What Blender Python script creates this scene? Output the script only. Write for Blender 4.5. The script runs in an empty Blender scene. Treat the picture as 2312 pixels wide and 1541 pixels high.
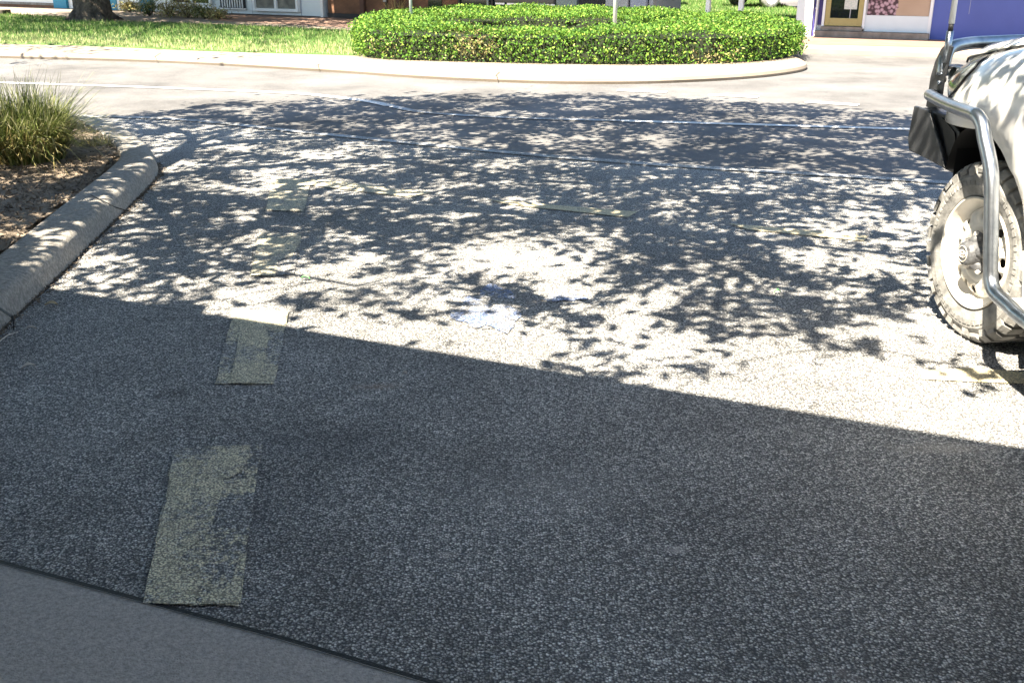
import bpy, math, random
import numpy as np
from mathutils import Vector, Matrix
random.seed(7); rng = np.random.default_rng(7)
R = math.radians
sc = bpy.context.scene
col = sc.collection

# ------------------------------------------------------------------ camera, sky, sun, exposure
PITCH = R(20.85); FPX = 2310.0; CS, SN = math.cos(PITCH), math.sin(PITCH); CAMH = 1.6
cam_d = bpy.data.cameras.new('camera'); cam = bpy.data.objects.new('camera', cam_d); col.objects.link(cam)
cam.location = (0, 0, CAMH); cam.rotation_euler = (math.pi/2 - PITCH, 0, 0)
cam_d.sensor_width = 36; cam_d.lens = 36*FPX/2312; cam_d.clip_start = .05; cam_d.clip_end = 2000
sc.camera = cam
w = bpy.data.worlds.new('World'); sc.world = w; w.use_nodes = True
SUN_EL, SUN_AZ = R(55), R(35)          # light travels towards +Y, 30 degrees to the right
sky = w.node_tree.nodes.new('ShaderNodeTexSky'); sky.sky_type = 'NISHITA'; sky.sun_disc = False
sky.sun_elevation = SUN_EL; sky.sun_rotation = R(215); sky.air_density = 1.3; sky.dust_density = .6; sky.ozone_density = 1.8
bg = w.node_tree.nodes['Background']; bg.inputs[1].default_value = .06
w.node_tree.links.new(sky.outputs[0], bg.inputs[0])
sd = bpy.data.lights.new('sun', 'SUN'); sd.energy = 5; sd.angle = R(.48); sd.color = (1, .895, .73)
so = bpy.data.objects.new('sun', sd); col.objects.link(so)
SDIR = Vector((math.sin(SUN_AZ)*math.cos(SUN_EL), math.cos(SUN_AZ)*math.cos(SUN_EL), -math.sin(SUN_EL)))
so.rotation_euler = SDIR.to_track_quat('-Z', 'Y').to_euler(); so.location = (-10, -15, 30)
sc.view_settings.view_transform = 'Standard'; sc.view_settings.look = 'None'
sc.view_settings.exposure = 2.5; sc.view_settings.gamma = 1
sc.render.engine = 'CYCLES'
sc.cycles.max_bounces = 6; sc.cycles.transparent_max_bounces = 8

# ------------------------------------------------------------------ layout helpers
def G(x, y, z=0.0):
    "point of the plane at height z seen at photo pixel x, y"
    u = (x-1156)/FPX; v = (770.5-y)/FPX
    d = (u, CS+v*SN, -SN+v*CS); t = (z-CAMH)/d[2]
    return (d[0]*t, d[1]*t)
def ZAT(Y, y):
    v = (770.5-y)/FPX
    return CAMH + (v*Y*CS - Y*SN)/(CS+v*SN)
def shadow_to(P, z):
    "where something at height z stands if its shadow falls on ground point P"
    k = z/math.tan(SUN_EL)
    return (P[0]-math.sin(SUN_AZ)*k, P[1]-math.cos(SUN_AZ)*k, z)

# ------------------------------------------------------------------ materials
def node(nt, t, **kw):
    n = nt.nodes.new(t)
    for k, v in kw.items(): setattr(n, k, v)
    return n
def coords(nt, scale=(1,1,1)):
    tc = node(nt, 'ShaderNodeTexCoord'); mp = node(nt, 'ShaderNodeMapping'); mp.inputs['Scale'].default_value = scale
    nt.links.new(tc.outputs['Object'], mp.inputs[0]); return mp.outputs[0]
def noise(nt, vec, scale, detail=4, rough=.55, dist=0):
    n = node(nt, 'ShaderNodeTexNoise'); n.inputs['Scale'].default_value = scale; n.inputs['Detail'].default_value = detail
    n.inputs['Roughness'].default_value = rough; n.inputs['Distortion'].default_value = dist
    nt.links.new(vec, n.inputs['Vector']); return n.outputs['Fac']
def ramp(nt, fac, stops):
    r = node(nt, 'ShaderNodeValToRGB'); e = r.color_ramp.elements
    while len(e) > 1: e.remove(e[-1])
    e[0].position = stops[0][0]; c = stops[0][1]; e[0].color = (*c, 1) if len(c) == 3 else c
    for p, c in stops[1:]:
        x = e.new(p); x.color = (*c, 1)
    nt.links.new(fac, r.inputs[0]); return r.outputs[0]
def mix(nt, fac, a, b, mode='MIX'):
    m = node(nt, 'ShaderNodeMix', data_type='RGBA', blend_type=mode)
    for i, v in ((0, fac), (6, a), (7, b)):
        if isinstance(v, (int, float)): m.inputs[i].default_value = v
        elif isinstance(v, tuple): m.inputs[i].default_value = (*v, 1)
        else: nt.links.new(v, m.inputs[i])
    return m.outputs[2]
def bump(nt, h, dist, strength=1, prev=None):
    b = node(nt, 'ShaderNodeBump'); b.inputs['Distance'].default_value = dist; b.inputs['Strength'].default_value = strength
    nt.links.new(h, b.inputs['Height'])
    if prev: nt.links.new(prev, b.inputs['Normal'])
    return b.outputs[0]
def newmat(name):
    m = bpy.data.materials.new(name); m.use_nodes = True
    return m, m.node_tree, m.node_tree.nodes['Principled BSDF']
def grey(v): return (v, v, v)
def mat(name, c, rough=.6, var=.25, scale=6, metal=0, bmp=0, bscale=60, c2=None, spec=.5, coat=0, trans=0):
    m, nt, b = newmat(name); v = coords(nt)
    n = noise(nt, v, scale, 5)
    if c2 is None: c2 = tuple(max(0, x*(1-var)) for x in c)
    cc = ramp(nt, n, [(.3, c2), (.7, c)])
    nt.links.new(cc, b.inputs['Base Color'])
    b.inputs['Roughness'].default_value = rough; b.inputs['Metallic'].default_value = metal
    b.inputs['Specular IOR Level'].default_value = spec; b.inputs['Coat Weight'].default_value = coat
    b.inputs['Transmission Weight'].default_value = trans
    if bmp:
        nt.links.new(bump(nt, noise(nt, v, bscale, 3), bmp), b.inputs['Normal'])
    return m
def leafmat(name, cols, trans=.35, rough=.5):
    m, nt, b = newmat(name)
    g = node(nt, 'ShaderNodeNewGeometry')
    cc = ramp(nt, g.outputs['Random Per Island'], cols)
    n = noise(nt, coords(nt), .9, 3)
    cc = mix(nt, .55, cc, ramp(nt, n, [(.3, grey(.55)), (.7, grey(1.25))]), 'MULTIPLY')
    nt.links.new(cc, b.inputs['Base Color']); b.inputs['Roughness'].default_value = rough; b.inputs['Specular IOR Level'].default_value = .25
    tr = node(nt, 'ShaderNodeBsdfTranslucent'); nt.links.new(cc, tr.inputs[0])
    mx = node(nt, 'ShaderNodeMixShader'); mx.inputs[0].default_value = trans
    nt.links.new(b.outputs[0], mx.inputs[1]); nt.links.new(tr.outputs[0], mx.inputs[2])
    nt.links.new(mx.outputs[0], nt.nodes['Material Output'].inputs[0])
    return m
def asph(nt, v, scale, stone, gap, stains, thr):
    vo = node(nt, 'ShaderNodeTexVoronoi'); vo.inputs['Scale'].default_value = scale
    wn = node(nt, 'ShaderNodeTexNoise'); wn.inputs['Scale'].default_value = scale*.7; wn.inputs['Detail'].default_value = 1; nt.links.new(v, wn.inputs['Vector'])
    va = node(nt, 'ShaderNodeVectorMath', operation='SCALE'); va.inputs['Scale'].default_value = .9/scale; nt.links.new(wn.outputs['Color'], va.inputs[0])
    vb = node(nt, 'ShaderNodeVectorMath', operation='ADD'); nt.links.new(v, vb.inputs[0]); nt.links.new(va.outputs[0], vb.inputs[1]); nt.links.new(vb.outputs[0], vo.inputs['Vector'])
    sep = node(nt, 'ShaderNodeSeparateColor'); nt.links.new(vo.outputs['Color'], sep.inputs[0])
    st_ = ramp(nt, sep.outputs[0], [(0, stone[0]), (.45, stone[1]), (1, stone[2])])
    g = ramp(nt, vo.outputs['Distance'], [(thr[0], grey(0)), (thr[1], grey(1))])
    n2 = noise(nt, v, scale*.32, 5, .8)
    g2 = ramp(nt, n2, [(.38, grey(1)), (.47, grey(0))])
    gm = mix(nt, .85, g, g2, 'SCREEN')
    c = mix(nt, gm, st_, gap)
    big = noise(nt, v, .7, 7, .7)
    c = mix(nt, .9, c, ramp(nt, big, [(.32, grey(.55)), (.5, grey(1)), (.68, grey(1.4))]), 'MULTIPLY')
    if stains:
        s_ = noise(nt, v, 1.7, 4, .6, .6)
        c = mix(nt, ramp(nt, s_, [(.66, grey(0)), (.74, grey(.35))]), c, (.5, .42, .38))
        c = mix(nt, ramp(nt, noise(nt, v, 1.1, 3, .5, .4), [(.22, grey(.55)), (.32, grey(0))]), c, (.05, .04, .045))
    inv = node(nt, 'ShaderNodeMath', operation='SUBTRACT'); inv.inputs[0].default_value = 1; nt.links.new(gm, inv.inputs[1])
    return c, gm, inv.outputs[0]
NEAR = (132, ((.23,.23,.228), (.48,.475,.46), (.95,.93,.89)), (.095,.097,.10), True, (.34,.72))
def spotscale(nt, x):
    m_ = node(nt, 'ShaderNodeMath', operation='MULTIPLY'); m_.inputs[1].default_value = .4; nt.links.new(x, m_.inputs[0]); return m_.outputs[0]
def asphalt(name, scale, stone, gap, stains, thr, bdist, spots=()):
    m, nt, b = newmat(name); v = coords(nt)
    c, gm, inv = asph(nt, v, scale, stone, gap, stains, thr)
    if spots:
        nz = noise(nt, v, 9, 5, .7); nf = noise(nt, v, 60, 3, .7)
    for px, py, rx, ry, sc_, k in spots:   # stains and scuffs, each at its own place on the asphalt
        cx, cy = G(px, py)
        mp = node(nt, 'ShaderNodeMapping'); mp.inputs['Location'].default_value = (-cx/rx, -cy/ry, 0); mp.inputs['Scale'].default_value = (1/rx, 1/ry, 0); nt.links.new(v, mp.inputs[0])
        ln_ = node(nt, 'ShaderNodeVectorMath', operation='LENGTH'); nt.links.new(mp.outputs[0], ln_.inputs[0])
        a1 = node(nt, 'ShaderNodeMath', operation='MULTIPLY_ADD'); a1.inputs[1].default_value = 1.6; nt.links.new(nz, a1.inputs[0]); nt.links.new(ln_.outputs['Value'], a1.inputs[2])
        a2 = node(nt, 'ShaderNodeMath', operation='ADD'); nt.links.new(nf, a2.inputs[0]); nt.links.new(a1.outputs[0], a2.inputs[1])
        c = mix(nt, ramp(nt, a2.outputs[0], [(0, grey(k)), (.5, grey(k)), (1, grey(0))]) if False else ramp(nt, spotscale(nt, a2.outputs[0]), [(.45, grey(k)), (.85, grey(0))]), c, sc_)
    nt.links.new(c, b.inputs['Base Color']); b.inputs['Roughness'].default_value = .75; b.inputs['Specular IOR Level'].default_value = .3
    nt.links.new(bump(nt, inv, bdist), b.inputs['Normal'])
    return m
def paint(name, c, wear=(.42, .55), coarse=3.0, gapk=.75, base=NEAR):
    "worn road paint: the asphalt of the bay shows in its pores and where it has worn off"
    m, nt, b = newmat(name); v = coords(nt)
    ac, gm, inv = asph(nt, v, *base)
    n1 = noise(nt, v, 45, 5, .8); n2 = noise(nt, v, coarse, 4, .6)
    ad = node(nt, 'ShaderNodeMath', operation='ADD'); nt.links.new(n1, ad.inputs[0]); nt.links.new(n2, ad.inputs[1])
    hf = node(nt, 'ShaderNodeMath', operation='MULTIPLY'); hf.inputs[1].default_value = .5; nt.links.new(ad.outputs[0], hf.inputs[0])
    f = ramp(nt, hf.outputs[0], [(wear[0], grey(0)), (wear[1], grey(1))])
    pc = mix(nt, gm, c, tuple(x*(1-gapk) for x in c))
    nt.links.new(mix(nt, f, ac, pc), b.inputs['Base Color']); b.inputs['Roughness'].default_value = .7
    nt.links.new(bump(nt, inv, .006), b.inputs['Normal'])
    return m

M = {}
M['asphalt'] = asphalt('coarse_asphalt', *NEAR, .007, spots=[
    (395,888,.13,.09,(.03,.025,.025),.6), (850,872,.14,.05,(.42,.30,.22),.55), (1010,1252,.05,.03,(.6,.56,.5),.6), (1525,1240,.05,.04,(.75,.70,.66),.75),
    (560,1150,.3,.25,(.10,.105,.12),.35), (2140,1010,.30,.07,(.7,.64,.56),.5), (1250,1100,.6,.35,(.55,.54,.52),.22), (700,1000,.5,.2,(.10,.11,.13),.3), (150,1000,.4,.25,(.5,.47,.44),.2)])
FAR = (150, ((.135,.133,.132), (.162,.158,.155), (.20,.194,.188)), (.105,.103,.102), False, (.4,.8))
M['road'] = asphalt('smooth_asphalt', *FAR, .002)
M['yellow'] = paint('yellow_paint', (1,.92,.68), (.42,.50), gapk=.7)
M['yellow_worn'] = paint('yellow_paint_worn', (1,.92,.68), (.495,.535), gapk=.72)
M['yellow_line'] = paint('yellow_paint_thin', (.98,.86,.58), (.36,.46), gapk=.5)
M['white_line'] = paint('white_paint', (.82,.82,.80), (.30,.40), gapk=.15, base=FAR)
M['white_worn'] = paint('white_paint_worn', (.70,.74,.78), (.475,.57), gapk=.45)
M['blue_paint'] = paint('blue_paint', (.34,.46,.78), (.47,.55), coarse=5, gapk=.8)
M['footpath_near'] = mat('grey_concrete', (.54,.50,.465), .85, c2=(.30,.28,.26), scale=90, bmp=.006, bscale=200)
M['edge'] = mat('worn_edge', (.5,.48,.45), .8)
M['tar'] = mat('tar', (.012,.012,.012), .5, bmp=.004, bscale=120)
M['kerb'] = mat('kerb_concrete', (.42,.395,.355), .9, c2=(.18,.172,.16), scale=55, bmp=.006, bscale=130)
M['apron'] = mat('pale_concrete', (.265,.222,.175), .85, c2=(.21,.172,.132), scale=1.2, bmp=.001, bscale=60)
M['path_red'] = mat('reddish_path', (.26,.17,.13), .85, c2=(.20,.125,.095), scale=3, bmp=.001)
M['path'] = mat('pale_path', (.29,.235,.19), .85, c2=(.23,.185,.145), scale=2, bmp=.001)
M['soil'] = mat('mulch_soil', (.34,.27,.20), .95, c2=(.10,.08,.06), scale=9, bmp=.03, bscale=25)
M['bark'] = mat('bark_chips', (.32,.26,.20), .9, c2=(.055,.045,.036), scale=30)
M['ground'] = mat('dry_ground', (.3,.25,.18), .95)
M['trunk'] = mat('tree_bark', (.13,.105,.08), .95, c2=(.02,.016,.014), scale=8, bmp=.05, bscale=14)
M['dirt'] = mat('kerb_dirt', (.10,.085,.07), .95, c2=(.03,.027,.025), scale=25, bmp=.01)
M['lawn'] = mat('lawn_soil', (.11,.20,.05), .95, c2=(.05,.10,.02), scale=3, bmp=.03, bscale=30)
M['grass'] = leafmat('grass_blades', [(0,(.04,.11,.02)),(.5,(.11,.22,.045)),(.85,(.24,.32,.10)),(1,(.5,.46,.26))], .3, .7)
M['grass_dry'] = leafmat('sunburnt_grass', [(0,(.14,.24,.06)),(.5,(.34,.38,.16)),(1,(.6,.55,.32))], .3, .7)
M['hedge'] = leafmat('hedge_leaves', [(0,(.02,.06,.012)),(.35,(.07,.17,.02)),(.72,(.13,.25,.03)),(.97,(.26,.37,.06)),(1,(.40,.38,.18))], .25, .65)
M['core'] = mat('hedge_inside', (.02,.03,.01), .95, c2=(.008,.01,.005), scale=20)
M['leaf'] = leafmat('tree_leaves', [(0,(.03,.06,.015)),(1,(.09,.13,.03))], .2)
M['tuft'] = leafmat('tuft_blades', [(0,(.06,.09,.02)),(.5,(.15,.19,.05)),(.8,(.30,.32,.13)),(1,(.52,.50,.34))], .3)
M['tuft_dry'] = leafmat('dry_blades', [(0,(.16,.12,.05)),(.5,(.4,.33,.15)),(1,(.5,.5,.2))], .3)
M['white'] = mat('white_paint_wall', (.84,.84,.83), .6, var=.08, scale=2)
M['palewall'] = mat('pale_wall', (.76,.81,.82), .6, var=.1, scale=2)
M['teal'] = mat('teal_paint', (.01,.24,.40), .5, var=.2, scale=3)
M['stone'] = mat('grey_stone', (.33,.31,.28), .9, c2=(.18,.16,.14), scale=9, bmp=.01)
def brick(name, a, b_, mortar, scale=4):
    m, nt, b = newmat(name); v = coords(nt)
    br = node(nt, 'ShaderNodeTexBrick'); br.inputs['Scale'].default_value = scale
    mp = nt.nodes['Mapping']; mp.inputs['Rotation'].default_value = (R(90), 0, R(28))
    for i, c in ((1, a), (2, b_), (3, mortar)): br.inputs[i].default_value = (*c, 1)
    br.inputs['Mortar Size'].default_value = .012
    nt.links.new(v, br.inputs['Vector'])
    n = noise(nt, v, 2.5, 4)
    nt.links.new(mix(nt, .8, br.outputs[0], ramp(nt, n, [(.3, grey(.45)), (.7, grey(1.2))]), 'MULTIPLY'), b.inputs['Base Color'])
    b.inputs['Roughness'].default_value = .9; return m
M['brick'] = brick('brown_brick', (.20,.10,.055), (.16,.08,.045), (.13,.08,.05))
M['dark'] = mat('dark_recess', (.015,.015,.018), .6)  # near-black for dark fittings and for shade painted at the wall feet
M['glass'] = mat('window_glass', (.012,.015,.02), .06, spec=.9)
M['blind'] = mat('window_blind', (.25,.24,.2), .6, c2=(.08,.08,.07), scale=5)  # mottled tones paint reflections into the pale shop's right window
M['panel_green'] = mat('green_grey_panel', (.22,.27,.26), .6, var=.15)
M['panel_grey'] = mat('grey_column_paint', (.42,.42,.43), .7, var=.15)
M['panel_blue'] = mat('blue_grey_paint', (.36,.38,.46), .7, var=.15)
M['navy'] = mat('navy_paint', (.06,.05,.22), .5, var=.2)
M['bluewall'] = mat('blue_wall_paint', (.085,.12,.40), .55, c2=(.07,.10,.34), scale=1.5)
M['doorframe'] = mat('mustard_frame', (.42,.34,.13), .5, var=.1)
M['concrete'] = mat('step_concrete', (.34,.29,.24), .9, c2=(.17,.14,.11), scale=6)
M['paper'] = mat('paper', (.7,.68,.62), .7, c2=(.45,.5,.45), scale=40)
M['roof'] = mat('metal_roof', (.35,.36,.37), .5)
M['polewhite'] = mat('galvanised_pole', (.68,.7,.68), .45, var=.12, scale=8)
M['body'] = mat('white_car_paint', (.82,.81,.78), .22, var=.03, scale=2, coat=.6)
M['red'] = mat('red_car_paint', (.35,.02,.025), .25, coat=.6, var=.1)
M['silver'] = mat('silver_car_paint', (.62,.64,.65), .25, coat=.6, var=.05)
M['black'] = mat('black_powdercoat', (.035,.037,.042), .38, c2=(.018,.019,.022), scale=14, bmp=.002, bscale=200)
M['plastic'] = mat('black_plastic', (.014,.014,.015), .6)
M['steel'] = mat('polished_tube', (.46,.49,.53), .3, metal=1, c2=(.26,.29,.33), scale=14, bmp=.0004, bscale=60)
M['hub'] = mat('grey_hub', (.12,.125,.13), .4, c2=(.05,.05,.055), scale=60, bmp=.002)
M['wheelpaint'] = mat('steel_wheel_paint', (.78,.76,.71), .38, c2=(.55,.50,.42), scale=7)
M['tyre'] = mat('dusty_tyre', (.33,.322,.305), .9, c2=(.10,.10,.097), scale=12, bmp=.003, bscale=90)
M['lamp'] = mat('lamp_glass', (.34,.37,.33), .12, c2=(.006,.008,.007), scale=16, spec=.4)
M['under'] = mat('rusty_underbody', (.10,.05,.035), .8)
M['plate'] = mat('step_plate', (.6,.58,.54), .5)
M['skin_leaf'] = mat('dry_leaf', (.5,.40,.24), .7)
M['green_leaf'] = mat('green_leaf', (.12,.34,.13), .5)
M['straw'] = mat('straw', (.6,.56,.5), .6)

# flower-and-wall picture of the shop mural
m, nt, b = newmat('mural_print'); v = coords(nt, (1,1,1))
vo = node(nt, 'ShaderNodeTexVoronoi'); vo.inputs['Scale'].default_value = 16; nt.links.new(v, vo.inputs['Vector'])
fl = ramp(nt, vo.outputs['Distance'], [(.25, (.50,.34,.38)), (.45, (.34,.2,.24)), (.6, (.06,.03,.04))])
tan = ramp(nt, noise(nt, v, 1.5, 3), [(.3, (.42,.29,.2)), (.7, (.5,.36,.26))])
sx = node(nt, 'ShaderNodeSeparateXYZ'); nt.links.new(v, sx.inputs[0])
gr = node(nt, 'ShaderNodeMath', operation='ADD'); gr.inputs[1].default_value = -7.06; nt.links.new(sx.outputs[0], gr.inputs[0])
wob = node(nt, 'ShaderNodeMath', operation='MULTIPLY_ADD'); wob.inputs[1].default_value = .25; wob.inputs[2].default_value = -.12
nt.links.new(noise(nt, v, 6, 3), wob.inputs[0]); ad = node(nt, 'ShaderNodeMath', operation='ADD'); nt.links.new(gr.outputs[0], ad.inputs[0]); nt.links.new(wob.outputs[0], ad.inputs[1])
nt.links.new(mix(nt, ramp(nt, ad.outputs[0], [(0, grey(0)), (.02, grey(1))]), fl, tan), b.inputs['Base Color']); b.inputs['Roughness'].default_value = .3
M['mural'] = m

# ------------------------------------------------------------------ mesh helpers
class MB:
    def __init__(s): s.v = []; s.f = []
    def add(s, vs, fs):
        o = len(s.v); s.v += [tuple(p) for p in vs]; s.f += [tuple(i+o for i in f) for f in fs]; return s
    def box(s, x0, x1, y0, y1, z0, z1):
        return s.add([(x,y,z) for z in (z0,z1) for y in (y0,y1) for x in (x0,x1)],
                     [(0,2,3,1),(4,5,7,6),(0,1,5,4),(2,6,7,3),(0,4,6,2),(1,3,7,5)])
    def slab(s, P0, P1, z0, z1, d0, d1):
        "box between ground points P0 and P1, from d0 to d1 towards the viewer's side"
        a = Vector(P0).to_2d(); c = Vector(P1).to_2d(); e = (c-a).normalized(); n = Vector((e.y, -e.x))
        q = [a+n*d0, c+n*d0, c+n*d1, a+n*d1]
        return s.add([(p.x,p.y,z) for z in (z0,z1) for p in q], [(0,1,2,3),(4,7,6,5),(0,4,5,1),(1,5,6,2),(2,6,7,3),(3,7,4,0)])
    def prism(s, poly, z0, z1):
        n = len(poly)
        return s.add([(x,y,z0) for x,y in poly]+[(x,y,z1) for x,y in poly],
                     [tuple(range(n))[::-1], tuple(range(n,2*n))]+[(i,(i+1)%n,(i+1)%n+n,i+n) for i in range(n)])
    def sheet(s, poly, z):
        n = len(poly); return s.add([(x,y,z) for x,y in poly], [tuple(range(n))])
    def tube(s, pts, rad, n=10, caps=True):
        pts = [Vector(p) for p in pts]; m = len(pts)
        rad = [rad]*m if isinstance(rad, (int,float)) else rad
        up = None; vs = []; fs = []
        for i, p in enumerate(pts):
            t = (pts[min(i+1,m-1)]-pts[max(i-1,0)]).normalized()
            if up is None:
                up = t.orthogonal().normalized()
            up = (up - t*up.dot(t)).normalized(); sd_ = t.cross(up)
            for k in range(n):
                a = 2*math.pi*k/n; vs.append(p+(up*math.cos(a)+sd_*math.sin(a))*rad[i])
        for i in range(m-1):
            for k in range(n):
                k2 = (k+1)%n; fs.append((i*n+k, i*n+k2, (i+1)*n+k2, (i+1)*n+k))
        if caps: fs += [tuple(range(n))[::-1], tuple((m-1)*n+k for k in range(n))]
        return s.add(vs, fs)
    def lathe(s, prof, n=48, axis='y', c=(0,0,0)):
        "prof: list of (axial, radius)"
        vs = []; fs = []
        for a_, r in prof:
            for k in range(n):
                t = 2*math.pi*k/n
                vs.append((c[0]+r*math.cos(t), c[1]+a_, c[2]+r*math.sin(t)) if axis == 'y' else (c[0]+r*math.cos(t), c[1]+r*math.sin(t), c[2]+a_))
        for i in range(len(prof)-1):
            for k in range(n):
                k2 = (k+1)%n; fs.append((i*n+k, i*n+k2, (i+1)*n+k2, (i+1)*n+k))
        return s.add(vs, fs)
    def build(s, name, m, parent=None, smooth=False, bevel=0):
        me = bpy.data.meshes.new(name); me.from_pydata(s.v, [], s.f); me.materials.append(M[m] if isinstance(m, str) else m)
        if smooth: me.polygons.foreach_set('use_smooth', [True]*len(me.polygons))
        me.update()
        o = bpy.data.objects.new(name, me); col.objects.link(o)
        if parent: o.parent = parent
        if bevel:
            b_ = o.modifiers.new('bevel', 'BEVEL'); b_.width = bevel; b_.segments = 2; b_.limit_method = 'ANGLE'; b_.angle_limit = R(35)
        return o
def npmesh(name, verts, nper, m, parent=None):
    "verts: (N, nper, 3) array, one face each"
    N = len(verts); me = bpy.data.meshes.new(name)
    me.vertices.add(N*nper); me.vertices.foreach_set('co', verts.reshape(-1).astype(np.float32))
    me.loops.add(N*nper); me.loops.foreach_set('vertex_index', np.arange(N*nper, dtype=np.int32))
    me.polygons.add(N); me.polygons.foreach_set('loop_start', np.arange(N, dtype=np.int32)*nper)
    me.update(calc_edges=True); me.materials.append(M[m])
    o = bpy.data.objects.new(name, me); col.objects.link(o)
    if parent: o.parent = parent
    return o
def tag(o, label=None, cat=None, group=None, kind=None):
    if label: o['label'] = label
    if cat: o['category'] = cat
    if group: o['group'] = group
    if kind: o['kind'] = kind
    return o
def thing(name, loc, rz, label, cat, group=None):
    o = bpy.data.objects.new(name, None); col.objects.link(o); o.location = loc; o.rotation_euler = (0,0,rz)
    o.empty_display_size = .2
    return tag(o, label, cat, group)
def spline(pts, n=8):
    out = []; P = [Vector(p) for p in pts]; P = [P[0]*2-P[1]]+P+[P[-1]*2-P[-2]]
    for i in range(1, len(P)-2):
        for k in range(n):
            t = k/n; a, b_, c, d = P[i-1], P[i], P[i+1], P[i+2]
            out.append(.5*((2*b_)+(c-a)*t+(2*a-5*b_+4*c-d)*t*t+(3*b_-a-3*c+d)*t**3))
    out.append(P[-2]); return out
def closed_spline(pts, n=6):
    L = len(pts); out = []
    for i in range(L):
        a, b_, c, d = (Vector(pts[(i+k-1) % L]) for k in range(4))
        for k in range(n):
            t = k/n; q = .5*((2*b_)+(c-a)*t+(2*a-5*b_+4*c-d)*t*t+(3*b_-a-3*c+d)*t**3); out.append((q.x, q.y))
    return out
def inside(poly, x, y):
    x = np.asarray(x); y = np.asarray(y); r = np.zeros(x.shape, bool); n = len(poly)
    for i in range(n):
        x0, y0 = poly[i]; x1, y1 = poly[(i+1) % n]
        c = ((y0 > y) != (y1 > y)) & (x < (x1-x0)*(y-y0)/((y1-y0) if y1 != y0 else 1e-9)+x0); r ^= c
    return r
def leafquads(P, size, flat=0.0, aspect=.55):
    "rhombic leaves at points P (N,3)"
    N = len(P); a = rng.normal(size=(N,3)); a[:,2] *= (1-flat); a /= np.linalg.norm(a, axis=1, keepdims=True)
    b_ = rng.normal(size=(N,3)); b_ -= a*np.sum(a*b_, axis=1, keepdims=True); b_ /= np.linalg.norm(b_, axis=1, keepdims=True)
    s = (size*rng.uniform(.65, 1.25, N))[:,None]
    return np.stack([P-a*s*.5, P+b_*s*aspect*.5, P+a*s*.5, P-b_*s*aspect*.5], axis=1)

# ------------------------------------------------------------------ ground, road, paths
g = MB(); g.sheet([(-400,-400),(400,-400),(400,400),(-400,400)], -.03); tag(g.build('ground', 'ground'), kind='structure')
g = MB(); g.sheet([(-60,-10),(60,-10),(60,40),(-60,40)], -.004); tag(g.build('road', 'road'), kind='structure')
TH = R(24.5); E1 = Vector((math.cos(TH), -math.sin(TH))); E2 = Vector((math.sin(TH), math.cos(TH)))
def st(a, n): p = E1*a+E2*n; return (p.x, p.y)
# coarse parking asphalt as a grid sheet between the shop footpath and the kerb line
gl = [G(-600,255), G(300,262), G(700,296), G(1150,341), G(1500,368), G(2140,408), G(3200,500), G(5200,700)]
g = MB(); g.sheet([(-16,-2), (-14,14)] + gl + [(16,-4)], 0); tag(g.build('parking_bay', 'asphalt'), kind='structure')

# near footpath (kerb flush with the asphalt, bottom left) with a worn pale edge and a tar joint
ed = [G(-700,1110), G(-300,1200), G(0,1275), G(320,1362), G(640,1449), G(950,1541), G(1500,1712), G(2400,2010)]
ed = [st(-16, 1.62)] + ed + [st(20, 1.75)]
def offset(line, d):
    out = []
    for i, p in enumerate(line):
        a = Vector(line[max(i-1,0)]); b_ = Vector(line[min(i+1,len(line)-1)]); t = (b_-a).normalized(); out.append((p[0]+t.y*d, p[1]-t.x*d))
    return out
g = MB(); g.prism(offset(ed, .012)+[st(20,-6), st(-16,-6)], -.02, .014)
tag(g.build('footpath', 'footpath_near'), kind='structure')
o1, o2 = ed, offset(ed, .013)
g = MB()
for i in range(len(ed)-1): g.add([(*o1[i],.006),(*o1[i+1],.006),(*o2[i+1],.017),(*o2[i],.017)], [(0,1,2,3)])
tag(g.build('footpath_edge', 'edge'), kind='structure')
o3 = offset(ed, -.017); g = MB()
for i in range(len(ed)-1): g.add([(*o1[i],.003),(*o1[i+1],.003),(*o3[i+1],.004),(*o3[i],.004)], [(0,3,2,1)])
tag(g.build('tar_joint', 'tar'), kind='structure')

def strip(name, line, wd, m, z=.004, n=1, rag=0):
    a = offset(line, wd/2); b_ = offset(line, -wd/2); s = MB()
    for i in range(len(line)-1): s.add([(*a[i],z),(*a[i+1],z),(*b_[i+1],z),(*b_[i],z)], [(0,3,2,1)])
    return tag(s.build(name, m), kind='structure')
# white lines
def lane(pts, wd, m): strip('lane_line', [tuple(p[:2]) for p in spline([(*G(*q),0) for q in pts])], wd, m)
lane([(-300,178),(0,187),(320,197),(640,210),(740,218),(830,229),(880,239)], .13, 'white_line')
lane([(881,239.2),(960,254),(1150,266),(1400,273)], .11, 'white_worn')  # stretch under the tree: its fading by shade is put into the paint
lane([(1402,273),(1500,276),(2080,293),(2600,312)], .12, 'white_line')
strip('bay_edge_line', [tuple(p[:2]) for p in spline([(*G(160,262),0),(*G(420,272),0),(*G(700,301),0),(*G(1150,346),0),(*G(1500,374),0),(*G(2140,414),0),(*G(2900,470),0)])], .11, 'white_worn', .008)
for x0,y0,x1,y1 in ((1395,204,1505,209),(1600,214,1712,220),(1820,230,1938,238)):
    strip('give_way_dash', [G(x0,y0), G(x1,y1)], .17, 'white_line', .004)
strip('kerb_channel', [G(1780,114), G(2100,124), G(2400,133)], .28, 'apron', .003)
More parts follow.
